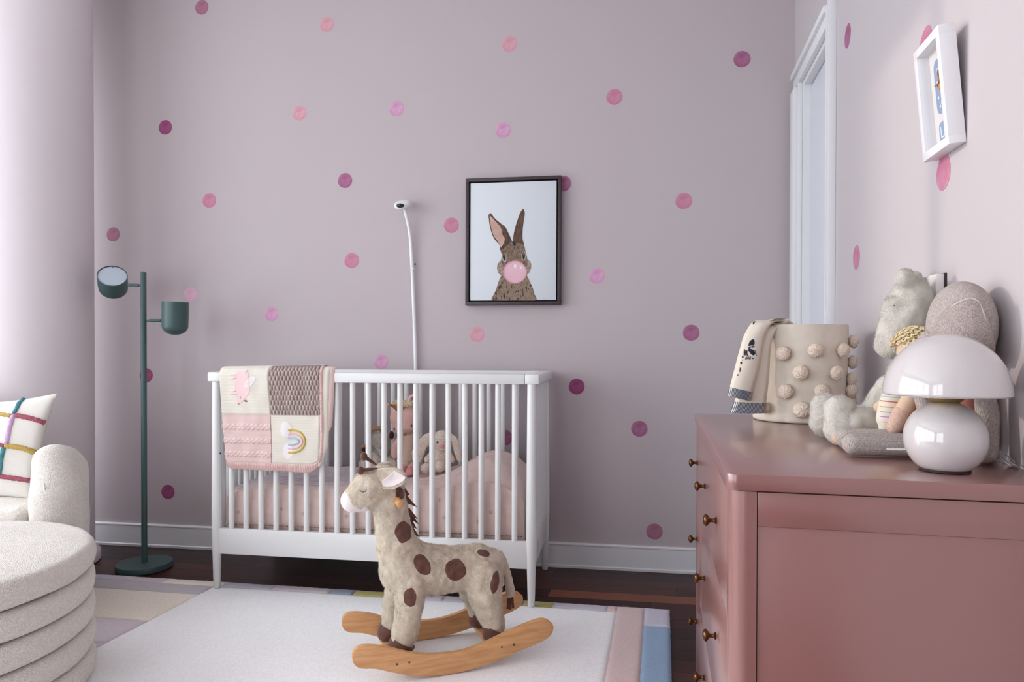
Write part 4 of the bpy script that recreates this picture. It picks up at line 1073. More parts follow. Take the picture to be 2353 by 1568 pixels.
# ------------------------------------------------------------------ basket with pompoms
bc_ = V((.376, 2.028, DT+.001)); BAS = mat('natural_linen_canvas', (218, 207, 192), (224, 214, 200), ns=40, rough=.95, bs=420, bstr=.35, bd=.001, kind='weave'); POM = mat('cream_yarn_pompom', (246, 230, 214), (232, 212, 192), ns=9, rough=.95, bs=22, bstr=.25, bd=.03)
BH = .259
bas = thing('pompom_basket', 'soft cream fabric basket dotted with yarn pompoms at the far end of the dresser', 'basket', bc_)
def br(th, z):
    f = z/BH; r = .1185 + .0015*f
    r += .0035*noise.noise(V((math.cos(th)*1.6, math.sin(th)*1.6, z*7))) + .0015*noise.noise(V((math.cos(th)*5, math.sin(th)*5, z*11)))
    r += -.004*math.exp(-((th-math.radians(243))/.10)**2)*(1-f*.4) + .003*math.exp(-((th-math.radians(232))/.12)**2)
    if f < .07: r += .0065*(1-f/.07)**.5 - .004*(1-f/.07)**6
    return r
def bpt(u, v, d=0):
    th = 2*PI*u; z = BH*v; r = br(th, z)-d; return bc_ + V((math.cos(th)*r, math.sin(th)*r, z))
bm = bmesh.new(); NU, NV = 140, 60; vo = [[bm.verts.new(bpt(i/NU, j/NV)) for j in range(NV+1)] for i in range(NU)]; vi = [[bm.verts.new(bpt(i/NU, j/NV, .0035) + V((0, 0, .004 if j == 0 else 0))) for j in range(NV+1)] for i in range(NU)]
for i in range(NU):
    k = (i+1) % NU
    for j in range(NV):
        bm.faces.new((vo[i][j], vo[k][j], vo[k][j+1], vo[i][j+1])); bm.faces.new((vi[i][j], vi[i][j+1], vi[k][j+1], vi[k][j]))
    bm.faces.new((vo[i][NV], vo[k][NV], vi[k][NV], vi[i][NV]))
bm.faces.new([vo[i][0] for i in range(NU)][::-1]); bm.faces.new([vi[i][0] for i in range(NU)])
BB = bvh(bm); obj('basket_body', bm, BAS, bas, angle=70)
pbm = bmesh.new(); bmesh.ops.create_icosphere(pbm, subdivisions=5, radius=1)
for v in pbm.verts:
    n_ = v.co.normalized(); a = noise.noise(n_*8)*.14 + noise.noise(n_*20)*.16 + abs(noise.noise(n_*4+V((3, 3, 3))))*.06; v.co = n_*(.95+a*1.2)
pm_ = bpy.data.meshes.new('pompom'); pbm.to_mesh(pm_); pbm.free(); pm_.materials.append(POM)
for p in pm_.polygons: p.use_smooth = True
def pom(c, n_, r, par):
    o = bpy.data.objects.new('pompom', pm_); C.objects.link(o); o.parent = par
    q_ = n_.to_track_quat('Z', 'Y'); M = Matrix.LocRotScale(c + n_*r*.62, q_ @ Euler((0, 0, random.uniform(0, 6))).to_quaternion(), V((r, r, r*.72)))
    o.matrix_local = WM[par].inverted() @ M
    return o
for x, y, r in ((1803, 813, 16), (1871, 806, 16), (1930, 806, 16), (1839, 857, 17), (1916, 857, 16), (1808, 900, 17), (1884, 899, 16), (1946, 897, 17), (1842, 942, 18), (1764, 937, 13)):
    h = BB.ray_cast(EYE, ray(x, y).normalized())
    if h[0] is not None:
        n_ = V((h[0].x-bc_.x, h[0].y-bc_.y, 0)).normalized(); pom(h[0], n_, rad(h[0], r), bas)
for th, z in ((-14, .215), (-12, .160), (-22, .115), (-14, .055), (30, .18), (60, .1), (95, .2), (130, .12), (175, .06)):
    a = math.radians(th); n_ = V((math.cos(a), math.sin(a), 0)); pom(bc_ + n_*(br(a % (2*PI), z)) + V((0, 0, z)), n_, .0175, bas)

# zebra blanket over the basket rim
ZB = mat('oat_knit_blanket', (214, 204, 190), rough=.95, bs=360, bstr=.4, bd=.001); ZN = mat('navy_rib', (78, 88, 106), rough=.95); ZK = mat('ink_knit', (34, 36, 52), rough=.95)
zb_ = thing('zebra_blanket', 'oat knit blanket with a black zebra and navy striped hem hung over the basket', 'blanket', V((.31, 1.93, DT+.03)))
def loft(rows, bulge, edge, nu=24, k=6):
    """rows of (Lx, Ly, Rx, Ry, Y)"""
    Ls = curve3([yplane(r[0], r[1], r[4]) for r in rows], k); Rs = curve3([yplane(r[2], r[3], r[4]) for r in rows], k); n = len(Ls)-1
    def f(u, v):
        i = min(int(v*n), n-1); t_ = v*n-i; L = Ls[i].lerp(Ls[i+1], t_); R = Rs[i].lerp(Rs[i+1], t_); P = L.lerp(R, u)
        P.y += -bulge*math.sin(PI*min(1, u*1.0))**.7 + (edge*((u-.82)/.18)**2 if u > .82 else 0) + .0015*noise.noise(P*30)
        if u < .12: P.y += edge*.8*((.12-u)/.12)**2
        return P
    return f, n
l2 = [(1762, 748, 1822, 762, 2.02), (1760, 740, 1818, 748, 1.975), (1745, 748, 1794, 754, 1.94), (1730, 778, 1779, 777, 1.925), (1722, 806, 1773, 806, 1.92), (1712, 866, 1770, 866, 1.915), (1692, 915, 1764, 918, 1.912), (1688, 925, 1763, 928, 1.912)]
l1 = [(1740, 752, 1824, 768, 2.02), (1742, 736, 1815, 744, 1.975), (1734, 739, 1800, 739, 1.945), (1725, 746, 1779, 742, 1.92), (1710, 773, 1763, 763, 1.905), (1702, 800, 1755, 797, 1.90), (1694, 829, 1746, 849, 1.895), (1684, 868, 1737, 882, 1.892), (1678, 890, 1731, 902, 1.89)]
f1, n1 = loft(l1, .014, .018); f2, n2 = loft(l2, .010, .018)
bm = grid(f2, 26, 60); thick(bm, .0075); obj('lower_fold', bm, ZB, zb_, angle=80)
b1 = grid(f1, 30, 70); thick(b1, .0075); ZV = bvh(b1); obj('upper_fold', b1, ZB, zb_, angle=80)
def hem(rows, bulge, edge, ns):
    f, _ = loft(rows, bulge, edge); nu = ns*4
    def g_(u, v): P = f(u, v); P.y += -.0004*math.sin(u*ns*2*PI) ; return P
    bm = grid(g_, nu, 8, matf=lambda u, v: 1 if (u*ns) % 1 < .5 else 0); bmesh.ops.recalc_face_normals(bm, faces=bm.faces); bm.normal_update()
    bmesh.ops.solidify(bm, geom=list(bm.faces), thickness=.0012); obj('striped_hem', bm, (ZB, ZN), zb_, angle=60)
hem([(1678, 890, 1731, 902, 1.8895), (1676, 900, 1729, 912, 1.889), (1673, 910, 1726, 923, 1.889)], .014, .018, 20)
hem([(1688, 924, 1763, 927, 1.9115), (1685, 935, 1761, 938, 1.911), (1679, 950, 1759, 950, 1.910)], .010, .018, 24)
z5 = lambda L: [(1660+x/5.806, 720+y/5.806) for x, y in L]
for L in ([(345, 440), (360, 380), (400, 348), (425, 355), (430, 400), (420, 432), (380, 432)], [(345, 462), (375, 440), (384, 452), (352, 484)], [(386, 440), (424, 436), (428, 452), (392, 460)], [(335, 500), (360, 475), (400, 482), (430, 512), (438, 545), (415, 566), (378, 545), (355, 512)], [(318, 502), (334, 494), (332, 548), (345, 572), (322, 562)], [(286, 490), (300, 484), (300, 562), (284, 572)], [(304, 500), (312, 498), (312, 560), (304, 562)],
          [(385, 590), (410, 598), (416, 612), (395, 610)], [(260, 575), (282, 580), (280, 595), (262, 592)], [(236, 650), (258, 648), (262, 668), (246, 688)], [(196, 818), (214, 816), (212, 836), (198, 834)], [(262, 620), (272, 622), (270, 634), (260, 630)], [(405, 130), (432, 112), (440, 118), (412, 156)], [(232, 730), (242, 728), (238, 780), (228, 784)]):
    obj('zebra_patch', decal(ZV, z5(L), .0009, k=2, rings=(1, .9, .5)), ZK, zb_, angle=60)
bm = bmesh.new()
for i in range(7): decal(ZV, z5([(425+i*4, 500+i*11), (445+i*2, 490+i*11), (447+i*2, 496+i*11), (427+i*4, 507+i*11)]), .0009, k=1, rings=(1, .6), bm=bm, sm=False)
for i in range(9): decal(ZV, z5([(306+i*8, 590-(i % 3)*10), (312+i*8, 585-(i % 3)*8), (310+i*8, 624-(i % 2)*14), (304+i*8, 622-(i % 2)*10)]), .0009, rings=(1, .6), bm=bm, sm=False)
obj('zebra_lines', bm, ZK, zb_, angle=60, kind='stuff', label='fine black mane and grass stitches')

# ------------------------------------------------------------------ plush toys on the dresser
TR = DT+.0012
def D(px, py, y_): return yplane(px, py, y_)
z6_ = lambda L: [(1870+x/3.137, 600+y/3.137) for x, y in L]
BEARM = mat('pale_grey_plush', (196, 190, 180), (208, 203, 194), ns=40, rough=.97, bs=260, bstr=.5, bd=.002, sheen=.5, detail=5)
BEARF = BEARM
bear = thing('teddy_bear', 'pale grey furry bear sitting at the wall behind the basket side of the toys', 'soft toy', (.47, 1.55, TR))
def P6(zx, zy, y_): return D(1870+zx/3.137, 600+zy/3.137, y_)
bm = blob([('e', P6(700, 290, 1.56), (.040, .050, .052)), ('c', P6(690, 330, 1.56), .047, P6(650, 470, 1.55), .045), ('c', P6(650, 480, 1.55), .044, P6(545, 580, 1.545), .028), ('e', P6(555, 600, 1.545), (.032, .034, .030)), ('c', P6(560, 520, 1.55), .028, P6(610, 340, 1.55), .03),
           ('c', P6(668, 180, 1.535), .0165, P6(660, 125, 1.53), .0195), ('c', P6(720, 190, 1.615), .0165, P6(715, 135, 1.62), .0195)], .0042, 4, (.0025, 60, .0008, 170))
HV = bvh(bm); fur(bm, 26000, .0042, .0007, BEARM, bear, seed=5); obj('head', bm, BEARM, bear, angle=180)
bm = bmesh.new(); line_decal(HV, z6_([(572, 318), (578, 324), (584, 322)]), 2.2, .001, bm=bm); obj('eye', bm, CHA, bear)
bt = V((.498, 1.565, 0)); 
bm = blob([('c', V((.498, 1.56, TR+.055)), .052, V((.500, 1.565, .955)), .042), ('c', V((.46, 1.515, .935)), .017, V((.425, 1.50, TR+.035)), .020), ('c', V((.47, 1.61, .935)), .017, V((.43, 1.625, TR+.04)), .020),
           ('c', V((.46, 1.52, TR+.036)), .035, V((.375, 1.495, TR+.042)), .036), ('c', V((.46, 1.60, TR+.036)), .034, V((.375, 1.625, TR+.038)), .034)], .0055, 4, (.0025, 60))
for v in bm.verts: v.co.z = max(v.co.z, TR); v.co.x = min(v.co.x, .546)
fur(bm, 20000, .0042, .0007, BEARM, bear, seed=7); obj('body', bm, BEARM, bear, angle=180)
for yy, hh_ in ((1.495, .052), (1.625, .048)):
    c_ = D(1928, 966, 1.495); x_ = c_.x
    bm = blob([('c', V((x_+.004, yy, TR+.036)), .036, V((x_+.002, yy+.004, TR+hh_+.018)), .030), ('c', V((x_+.03, yy, TR+.036)), .034, V((x_+.004, yy, TR+.034)), .034)], .0042, 4, (.0025, 60, .0008, 170))
    for v in bm.verts: v.co.z = max(v.co.z, TR)
    fur(bm, 9000, .0042, .0007, BEARM, bear, seed=6); obj('foot', bm, BEARM, bear, angle=180)
KN = mat('grey_marl_knit', (160, 148, 143), (194, 184, 178), ns=520, rough=.97, bs=170, bstr=.45, bd=.0015, kind='ribs', stretch=(1, 1, .5), detail=2)
KNE = mat('grey_marl_ear_knit', (152, 138, 133), (182, 170, 164), ns=420, rough=.97, bs=420, bstr=.6, bd=.0016, kind='voronoi')
COR = mat('coral_knit', (214, 138, 124), rough=.97, bs=330, bstr=.6, bd=.0012, kind='weave')
ele = thing('knit_elephant', 'grey knitted elephant with big ears, half hidden by the white table lamp', 'soft toy', (.51, 1.36, TR))
hc_ = D(2222, 752, 1.345); hc_.x = .5125
b = bmesh.new(); ball(b, hc_, (.0515, .070, .080), 5); 
for v in b.verts:
    if v.co.x > .564: v.co.x = .564
trk = [hc_+V((-.045, 0, -.02)), hc_+V((-.062, 0, -.045)), hc_+V((-.068, 0, -.085)), hc_+V((-.06, 0, -.125)), hc_+V((-.055, 0, -.15))]
bm = bmesh.new(); join(bm, b); 
bm = remesh(bm, .004, 2)
EV = bvh(bm); obj('head', bm, KN, ele, angle=180)
bm = bmesh.new(); tube(bm, curve3(trk, 5), [.020-.0004*i for i in range(21)], 16); obj('trunk', bm, KN, ele)
obj('ear', decal(EV, z6_([(878, 560), (880, 500), (905, 440), (950, 380), (1010, 325), (1080, 290), (1140, 278), (1190, 310), (1225, 400), (1255, 520), (1268, 640), (1200, 690), (1050, 680), (930, 640)]), .010, dome=.004, rings=(1, .985, .85, .6, .3)), KNE, ele, angle=60, label='big flat grey ear')
bm = bmesh.new(); line_decal(EV, z6_([(878, 500), (905, 432), (950, 372), (1010, 318), (1080, 282), (1140, 270), (1190, 300), (1230, 395), (1262, 520), (1274, 600)]), 3.4, .020, bm=bm); obj('ear_seam', bm, mat('pale_marl_seam', (206, 196, 190), rough=.95), ele, label='pale raised seam along the ear edge')
bm = blob([('c', V((.512, 1.35, TR+.050)), .049, V((.516, 1.35, .945)), .036)], .005, 3)
for v in bm.verts: v.co.z = max(v.co.z, TR); v.co.x = min(v.co.x, .5645)
obj('body', bm, COR, ele, angle=180, label='coral knitted outfit')
for yy, sgn in ((1.290, -1), (1.408, 1)):
    bm = blob([('c', V((.525, yy-.012*sgn*0, .945)), .014, V((.530, yy-.004, .90)), .018), ('c', V((.530, yy-.004, .90)), .018, V((.525, yy-.010*(-sgn), TR+.022)), .020)], .004, 3); obj('arm', bm, KN, ele, angle=180)
def leg_(A, B, r, mt_, par, nm='leg', r2=None):
    bm = blob([('c', A, r, B, r2 or r)], .0035, 3)
    for v in bm.verts: v.co.z = max(v.co.z, TR)
    return obj(nm, bm, mt_, par, angle=180)
fA = zplane(1962, 1021, TR+.021); leg_(fA, V((.50, 1.335, TR+.024)), .0205, KN, ele)
fB = zplane(1945, 1008, TR+.021); leg_(fB, V((.50, 1.392, TR+.024)), .0205, KN, ele)
bm = bmesh.new(); p_ = zplane(2030, 1029, TR+.028); box(bm, p_-V((0, .018, .001)), p_+V((.030, -.0165, .0015))); obj('care_label', bm, WHT, ele, smooth=False, label='narrow cream fabric label')
bm = bmesh.new()
for i in range(10):
    a = V((.540, 1.285-.001*i, TR+.03-.002*i)); tube(bm, [a, a+V((.012+.001*(i % 3), -.014-.002*(i % 4), -.010-.001*i)), a+V((.018, -.022-.0025*(i % 5), -.019+.001*(i % 3)))], .0006, 4)
for v in bm.verts: v.co.z = max(v.co.z, TR+.0004)
obj('tail_fringe', bm, KN, ele, kind='stuff')
# knitted doll
YEL = mat('butter_yarn', (232, 216, 176), (222, 200, 158), ns=90, rough=.97, bs=300, bstr=.9, bd=.004); PEA = mat('peach_knit', (226, 194, 166), rough=.97, bs=330, bstr=.6, bd=.0012, kind='weave'); OAT = mat('oat_stripe_knit', (228, 220, 204), rough=.97, bs=330, bstr=.6, bd=.0012, kind='weave')
ROSEK = mat('rose_cuff_knit', (206, 168, 154), (222, 190, 170), ns=280, rough=.97, bs=330, bstr=.6, bd=.0012, kind='weave')
doll = thing('knit_doll', 'knitted doll with curly butter yellow hair and striped sweater between bear and elephant', 'soft toy', (.46, 1.455, TR))
dh = V((.475, 1.452, 1.000))
bm = bmesh.new(); ball(bm, dh, (.032, .032, .036), 4); DV = bvh(bm); obj('head', bm, PEA, doll)
bm = bmesh.new()
for i in range(150):
    a = 2.399*i; z_ = 1-1.35*i/150; r_ = math.sqrt(max(0, 1-z_*z_)); n_ = V((r_*math.cos(a), r_*math.sin(a), z_))
    if n_.x < -.55 and n_.z < .3: continue
    c_ = dh + V((n_.x*.037, n_.y*.037, n_.z*.041)); x_, y_ = frame_from(n_); tube(bm, [c_ + (x_*math.cos(t_*.9)+y_*math.sin(t_*.9))*.0052 + n_*(.0012*t_) for t_ in range(8)], .0019, 5)
obj('curly_hair', bm, YEL, doll, label='butter yellow yarn curls')
bm = blob([('c', V((.462, 1.452, .968)), .016, V((.452, 1.448, TR+.030)), .027), ('c', V((.452, 1.448, TR+.030)), .027, V((.435, 1.440, TR+.024)), .022)], .004, 3)
for v in bm.verts: v.co.z = max(v.co.z, TR)
SV = bvh(bm); obj('torso', bm, OAT, doll, angle=180)
tA, tB = D(2056, 908, 1.425), D(2036, 985, 1.42)
slv = [(tA, .0245), (D(2047, 935, 1.425), .026), (D(2040, 962, 1.42), .024), (tB, .015)]
b = bmesh.new()
for (a, r1), (c_, r2) in zip(slv, slv[1:]): capsule(b, a, r1*.86, c_, r2*.86)
bm = remesh(b, .0035, 3); SLV = bvh(bm); obj('sweater_front', bm, OAT, doll, angle=180)
for (yy, c_) in ((925, (198, 84, 70)), (938, (214, 164, 70)), (950, (150, 172, 190)), (961, (176, 140, 190)), (914, (160, 196, 196)), (973, (232, 180, 170))):
    bm = bmesh.new(); line_decal(SLV, [(x_, yy-3+abs(x_-2040)*.0+ (x_-2030)*.10) for x_ in range(2022, 2068, 5)], 2.2, .0003, bm=bm)
    if len(bm.verts): obj('sweater_stripe', bm, mat('stripe_%d' % yy, c_, rough=.95, bs=400, bstr=.6), doll)
    else: bm.free()
aA, aB, aC = D(2100, 905, 1.395), D(2072, 950, 1.392), D(2056, 982, 1.39)
bm = blob([('c', aA, .0155, aB, .0155)], .0035, 3); obj('arm', bm, PEA, doll, angle=180)
bm = blob([('c', aB, .0165, aC, .0145)], .0035, 3); obj('cuff', bm, ROSEK, doll, angle=180, label='rose cuff and hand')
hA = D(2021, 936, 1.462); bm = blob([('c', hA, .0115, V((.44, 1.47, .91)), .012)], .0035, 3); obj('arm', bm, PEA, doll, angle=180)
fC = zplane(1928, 1006, TR+.016); 
bm = blob([('c', fC, .0155, fC+V((.02, .0, .0)), .0145), ('c', fC+V((.02, 0, 0)), .0125, V((.43, 1.435, TR+.018)), .011)], .0032, 3)
for v in bm.verts: v.co.z = max(v.co.z, TR)
obj('leg', bm, PEA, doll, angle=180)
# white card standing behind the bear
cd = thing('white_box_frame', 'plain white upright box frame leaning behind the bear at the wall', 'picture frame', (.557, 1.62, TR))
bm = bmesh.new(); box(bm, (.548, 1.560, TR), (.563, 1.685, 1.160), .0008); obj('white_block', bm, WHT, cd, angle=30)
bm = bmesh.new(); box(bm, (.5633, 1.558, TR), (.5664, 1.687, 1.162), .0003); obj('dark_backing', bm, mat('dark_backing_board', (44, 36, 40), rough=.6), cd, angle=30)

# ------------------------------------------------------------------ tilted shadow box on the right wall
sb = thing('shadow_box_frame', 'white shadow box frame leaning off the right wall, holding a blue paper print', 'picture frame', (XR-.02, 1.537, 1.401))
ya, yb2, h_, d_ = 1.4697, 1.6035, .2300, .0300
up = V((-.021, 0, .2290)).normalized(); nx_ = V((-up.z, 0, up.x)) ; ey = V((0, 1, 0)); o0_ = V((XR-.0008, ya, 1.402))
SM = Matrix((ey, up, nx_)).transposed().to_4x4(); SM.translation = o0_
W_ = yb2-ya; bd_ = .0165
WFR = mat('white_frame_lacquer', (236, 234, 236), rough=.4)
for lo, hi in (((0, h_-bd_, 0), (W_, h_, d_)), ((0, 0, 0), (W_, bd_, d_)), ((0, bd_, 0), (bd_, h_-bd_, d_)), ((W_-bd_, bd_, 0), (W_, h_-bd_, d_))):
    bm = bmesh.new(); box(bm, lo, hi, .0004, SM); obj('frame_side', bm, WFR, sb, angle=30)
bm = bmesh.new(); box(bm, (bd_*.6, bd_*.6, .001), (W_-bd_*.6, h_-bd_*.6, .007), 0, SM); obj('mount_board', bm, WHT, sb, smooth=False)
bm = bmesh.new(); box(bm, (bd_*.8, bd_*.8, .0235), (W_-bd_*.8, h_-bd_*.8, .0245), 0, SM); obj('glass_pane', bm, PANE, sb, smooth=False)
def SP(y_, z_, o=.0074): return SM @ V((y_, z_, o))
BLU = mat('blue_print', (142, 164, 196), rough=.8); ORA = mat('orange_print', (228, 140, 50), rough=.7); BLA = mat('black_print', (40, 28, 40), rough=.7); SIL = mat('silver_nose', (200, 200, 205), rough=.25, metal=1); WPR = mat('white_lettering', (236, 238, 242), rough=.8)
def flatp(name, pts, mt_, o=.0074, t_=.0003, label=None):
    bm = bmesh.new(); prism(bm, [SP(y_, z_, o) for y_, z_ in pts], nx_*t_); return obj(name, bm, mt_, sb, smooth=False, label=label)
# local y runs away from the camera: the picture's left side is the far side
def rr2(y0, y1, z0, z1, r): return [(x, y) for x, y in roundrect(y0, y1, z0, z1, r, 6, (1, 1, 1, 1))]
flatp('print_block', rr2(.0245, .098, .082, .192, .018), BLU, label='blue rounded print block'); flatp('print_block', rr2(.0245, .098, .026, .066, .012), BLU, label='blue rounded name block')
for (a, b_, r_) in ((.078, .17, .004), (.070, .168, .003), (.084, .146, .004), (.078, .150, .003), (.086, .116, .0035), (.080, .097, .003), (.045, .092, .003)):
    flatp('print_mark', [(a+r_*math.cos(t_), b_+r_*math.sin(t_)) for t_ in [2*PI*i/10 for i in range(10)]], WPR, .0077)
def txt(s_, y_, z_, size, mt_, par):
    cu_ = bpy.data.curves.new('lettering', 'FONT'); cu_.body = s_; cu_.size = size; cu_.extrude = .0002; cu_.align_x = 'LEFT'
    o = bpy.data.objects.new('tmp', cu_); C.objects.link(o); dg = bpy.context.evaluated_depsgraph_get(); dg.update()
    me = bpy.data.meshes.new_from_object(o.evaluated_get(dg)); bpy.data.objects.remove(o)
    bm = bmesh.new(); bm.from_mesh(me); M = Matrix((-ey, up, nx_)).transposed().to_4x4(); M.translation = SP(y_, z_, .008); bm.transform(M)
    return obj('lettering', bm, mt_, par, smooth=False)
txt("La", .092, .034, .034, WPR, sb); txt("'1", .086, .164, .016, WPR, sb)
for pts, mm, oo in (([(.070, .168), (.076, .172), (.080, .160), (.076, .148), (.070, .150)], ORA, .0085), ([(.070, .166), (.074, .168), (.0765, .158), (.072, .152)], BLA, .0092), ([(.040, .150), (.078, .150), (.083, .141), (.078, .130), (.066, .118), (.050, .112), (.040, .118)], ORA, .0085),
                     ([(.060, .150), (.070, .150), (.076, .142), (.066, .140)], BLA, .0092), ([(.050, .130), (.068, .134), (.074, .128), (.060, .124)], BLA, .0092), ([(.055, .120), (.066, .121), (.062, .113)], BLA, .0092), ([(.056, .112), (.070, .108), (.074, .100), (.060, .094), (.050, .102)], WPR, .0085), ([(.050, .086), (.058, .094), (.062, .090), (.055, .084)], ORA, .0085)):
    flatp('aeroplane_piece', pts, mm, oo, .0006)
bm = bmesh.new(); lathe(bm, [(.0042, 0), (.0036, .003), (.0015, .007), (0, .0078)], SP(.080, .140, .009), (ey*.8+nx_*.6).normalized(), n=16); obj('propeller_nose', bm, SIL, sb)

# ------------------------------------------------------------------ toys in the crib
def T(px, py, o): return CP(px, py, o)
z3 = lambda L: [(810+x/7.128, 890+y/7.128) for x, y in L]
def Z3(x, y, o): return T(810+x/7.128, 890+y/7.128, o)
def r3(o, r): return rad(T(950, 1000, o), r/7.128)
def floorclamp(bm, s=None):
    for v in bm.verts:
        q_ = v.co-cP; zz = mtop(q_.dot(cu), q_.dot(cv)) + .009
        if v.co.z < zz: v.co.z = zz
    return bm
CRO = mat('beige_crochet', (206, 186, 172), (226, 210, 196), ns=150, rough=.97, bs=130, bstr=.5, bd=.003, kind='voronoi'); NOSE = mat('rose_nose', (222, 150, 148), rough=.9, bs=300, bstr=.5); EYE_ = mat('black_bead', (14, 12, 14), rough=.2)
ob = .25
bun = thing('crochet_bunny', 'beige crochet bunny with long drooping ears beside the bedding mound in the crib', 'soft toy', Z3(1400, 1400, ob))
def crochet(bm, z0=0):
    bm.normal_update()
    for v in bm.verts:
        q_ = v.co-cP; h_ = v.co.z*2*PI/.0078; a_ = (q_.dot(cu))*2*PI/.0085 + (math.floor(v.co.z/.0078) % 2)*PI
        v.co += v.normal*(.0011*math.sin(h_) + .0009*math.sin(a_)*max(0, math.sin(h_)))
    return bm
bm = blob([('e', Z3(1465, 880, ob), (r3(ob, 170), r3(ob, 165), r3(ob, 172))), ('e', Z3(1465, 985, ob-.012), (r3(ob, 100), r3(ob, 90), r3(ob, 75)))], .0022, 3); crochet(bm); BV = bvh(bm); obj('head', bm, CRO, bun, angle=180)
bm = blob([('c', Z3(1440, 1060, ob+.01), r3(ob, 120), Z3(1420, 1230, ob+.01), r3(ob, 185)), ('c', Z3(1330, 1080, ob), r3(ob, 60), Z3(1230, 1190, ob-.015), r3(ob, 62)), ('c', Z3(1560, 1080, ob), r3(ob, 60), Z3(1620, 1190, ob-.01), r3(ob, 60))], .0025, 3); crochet(bm); floorclamp(bm); obj('body', bm, CRO, bun, angle=180)
for (x, y, r, dy) in ((1205, 1325, 92, 0), (1440, 1300, 105, 0)):
    bm = blob([('c', Z3(x, y, ob-.045), r3(ob, r*.92), Z3(x+60, y-10, ob), r3(ob, r*.75))], .0025, 3); crochet(bm); floorclamp(bm); obj('foot', bm, CRO, bun, angle=180)
for L, o_ in (([(1330, 790, 60), (1230, 840, 85), (1130, 960, 100), (1070, 1090, 105), (1060, 1170, 90)], ob-.02), ([(1610, 800, 45), (1670, 870, 62), (1700, 980, 62), (1730, 1090, 58), (1745, 1170, 45)], ob-.01)):
    b = bmesh.new()
    for p, q_ in zip(L, L[1:]): capsule(b, Z3(p[0], p[1], o_), r3(o_, p[2]), Z3(q_[0], q_[1], o_), r3(o_, q_[2]))
    c_ = Z3(L[2][0], L[2][1], o_)
    for v in b.verts: v.co += cv*(-(v.co-c_).dot(cv)*.6)
    bm = remesh(b, .0024, 3); crochet(bm); obj('ear', bm, CRO, bun, angle=180)
for x in (1392, 1530):
    h = BV.ray_cast(EYE, ray(*z3([(x, 905)])[0]).normalized()); bm = bmesh.new(); ball(bm, (h[0] if h[0] is not None else Z3(x, 905, ob-.02)), r3(ob, 19), 2); obj('eye', bm, EYE_, bun)
h = BV.ray_cast(EYE, ray(*z3([(1464, 968)])[0]).normalized()); bm = bmesh.new(); ball(bm, h[0] if h[0] is not None else Z3(1464, 968, ob-.03), (r3(ob, 42), r3(ob, 25), r3(ob, 38)), 3); obj('nose', bm, NOSE, bun)
# unicorn doll
PKN = mat('pink_fine_knit', (226, 180, 170), (232, 190, 180), ns=200, rough=.95, bs=420, bstr=.4, bd=.0008); BEI = mat('beige_romper', (210, 182, 164), (218, 192, 174), ns=120, rough=.95, bs=420, bstr=.5, bd=.001); GLD = mat('gold_cord', (158, 106, 48), (176, 124, 60), ns=90, rough=.7, bs=240, bstr=.9, bd=.003); MUZ = mat('sand_knit', (202, 172, 148), rough=.95, bs=420, bstr=.4, bd=.0008)
ou = .31; r4 = lambda r: r3(ou, r)
uni = thing('unicorn_doll', 'pink unicorn doll with golden horn sitting in the middle of the crib toys', 'soft toy', Z3(880, 1400, ou))
bm = blob([('e', Z3(835, 500, ou), (r4(225), r4(200), r4(215))), ('e', Z3(850, 620, ou), (r4(205), r4(190), r4(185)))], .003, 4); UV_ = bvh(bm); obj('head', bm, PKN, uni, angle=180)
obj('muzzle', decal(UV_, z3([(740, 740), (800, 700), (870, 690), (960, 700), (1030, 740), (1000, 780), (900, 800), (790, 800)]), .0006), MUZ, uni)
bm = bmesh.new(); A = Z3(800, 365, ou-.034); B = Z3(588, 275, ou-.075)
P = [A.lerp(B, i/24) for i in range(25)]; tube(bm, P, [r4(66)*(1-i/26)*(1+.10*math.sin(i*2.2)) for i in range(25)], 16); obj('horn', bm, GLD, uni)
bm = bmesh.new(); random.seed(3)
for i in range(46):
    x = 650+7.2*i+random.uniform(-8, 8); a = Z3(880+random.uniform(-25, 25), 235, ou-.01); e_ = Z3(x, 300+random.uniform(-25, 25) - (40 if x < 760 else 0), ou-.036); m_ = a.lerp(e_, .5)+V((0, 0, .008))-cv*.006
    tube(bm, curve3([a, m_, e_], 3), r4(8), 5)
obj('yarn_fringe', bm, YEL, uni, label='cream yarn fringe')
for L, oo, rr_ in (([(960, 270), (935, 210), (955, 160), (1005, 145), (1025, 190), (1000, 240), (975, 275)], ou-.01, 28), ([(575, 360), (525, 345), (510, 310), (540, 280), (590, 300)], ou-.0, 24)):
    bm = bmesh.new(); tube(bm, curve3([Z3(x, y, oo) for x, y in L], 4), r4(rr_), 10); obj('ear', bm, PKN, uni)
for x, y in ((688, 682), (963, 632)):
    h = UV_.ray_cast(EYE, ray(*z3([(x, y)])[0]).normalized()); bm = bmesh.new(); ball(bm, h[0] if h[0] is not None else Z3(x, y, ou-.04), V((r4(16), r4(10), r4(22))), 2); obj('eye', bm, EYE_, uni)
bm = bmesh.new(); line_decal(UV_, z3([(845, 770), (860, 772), (874, 760), (878, 738)]), 1.4, .0008, bm=bm); obj('smile', bm, EYE_, uni) if len(bm.verts) else bm.free()
bm = blob([('c', Z3(905, 830, ou+.01), r4(120), Z3(890, 990, ou+.01), r4(140)), ('c', Z3(890, 990, ou+.01), r4(140), Z3(870, 1180, ou), r4(165))], .004, 4); floorclamp(bm); RV = bvh(bm); obj('romper', bm, BEI, uni, angle=180, label='beige knitted romper')
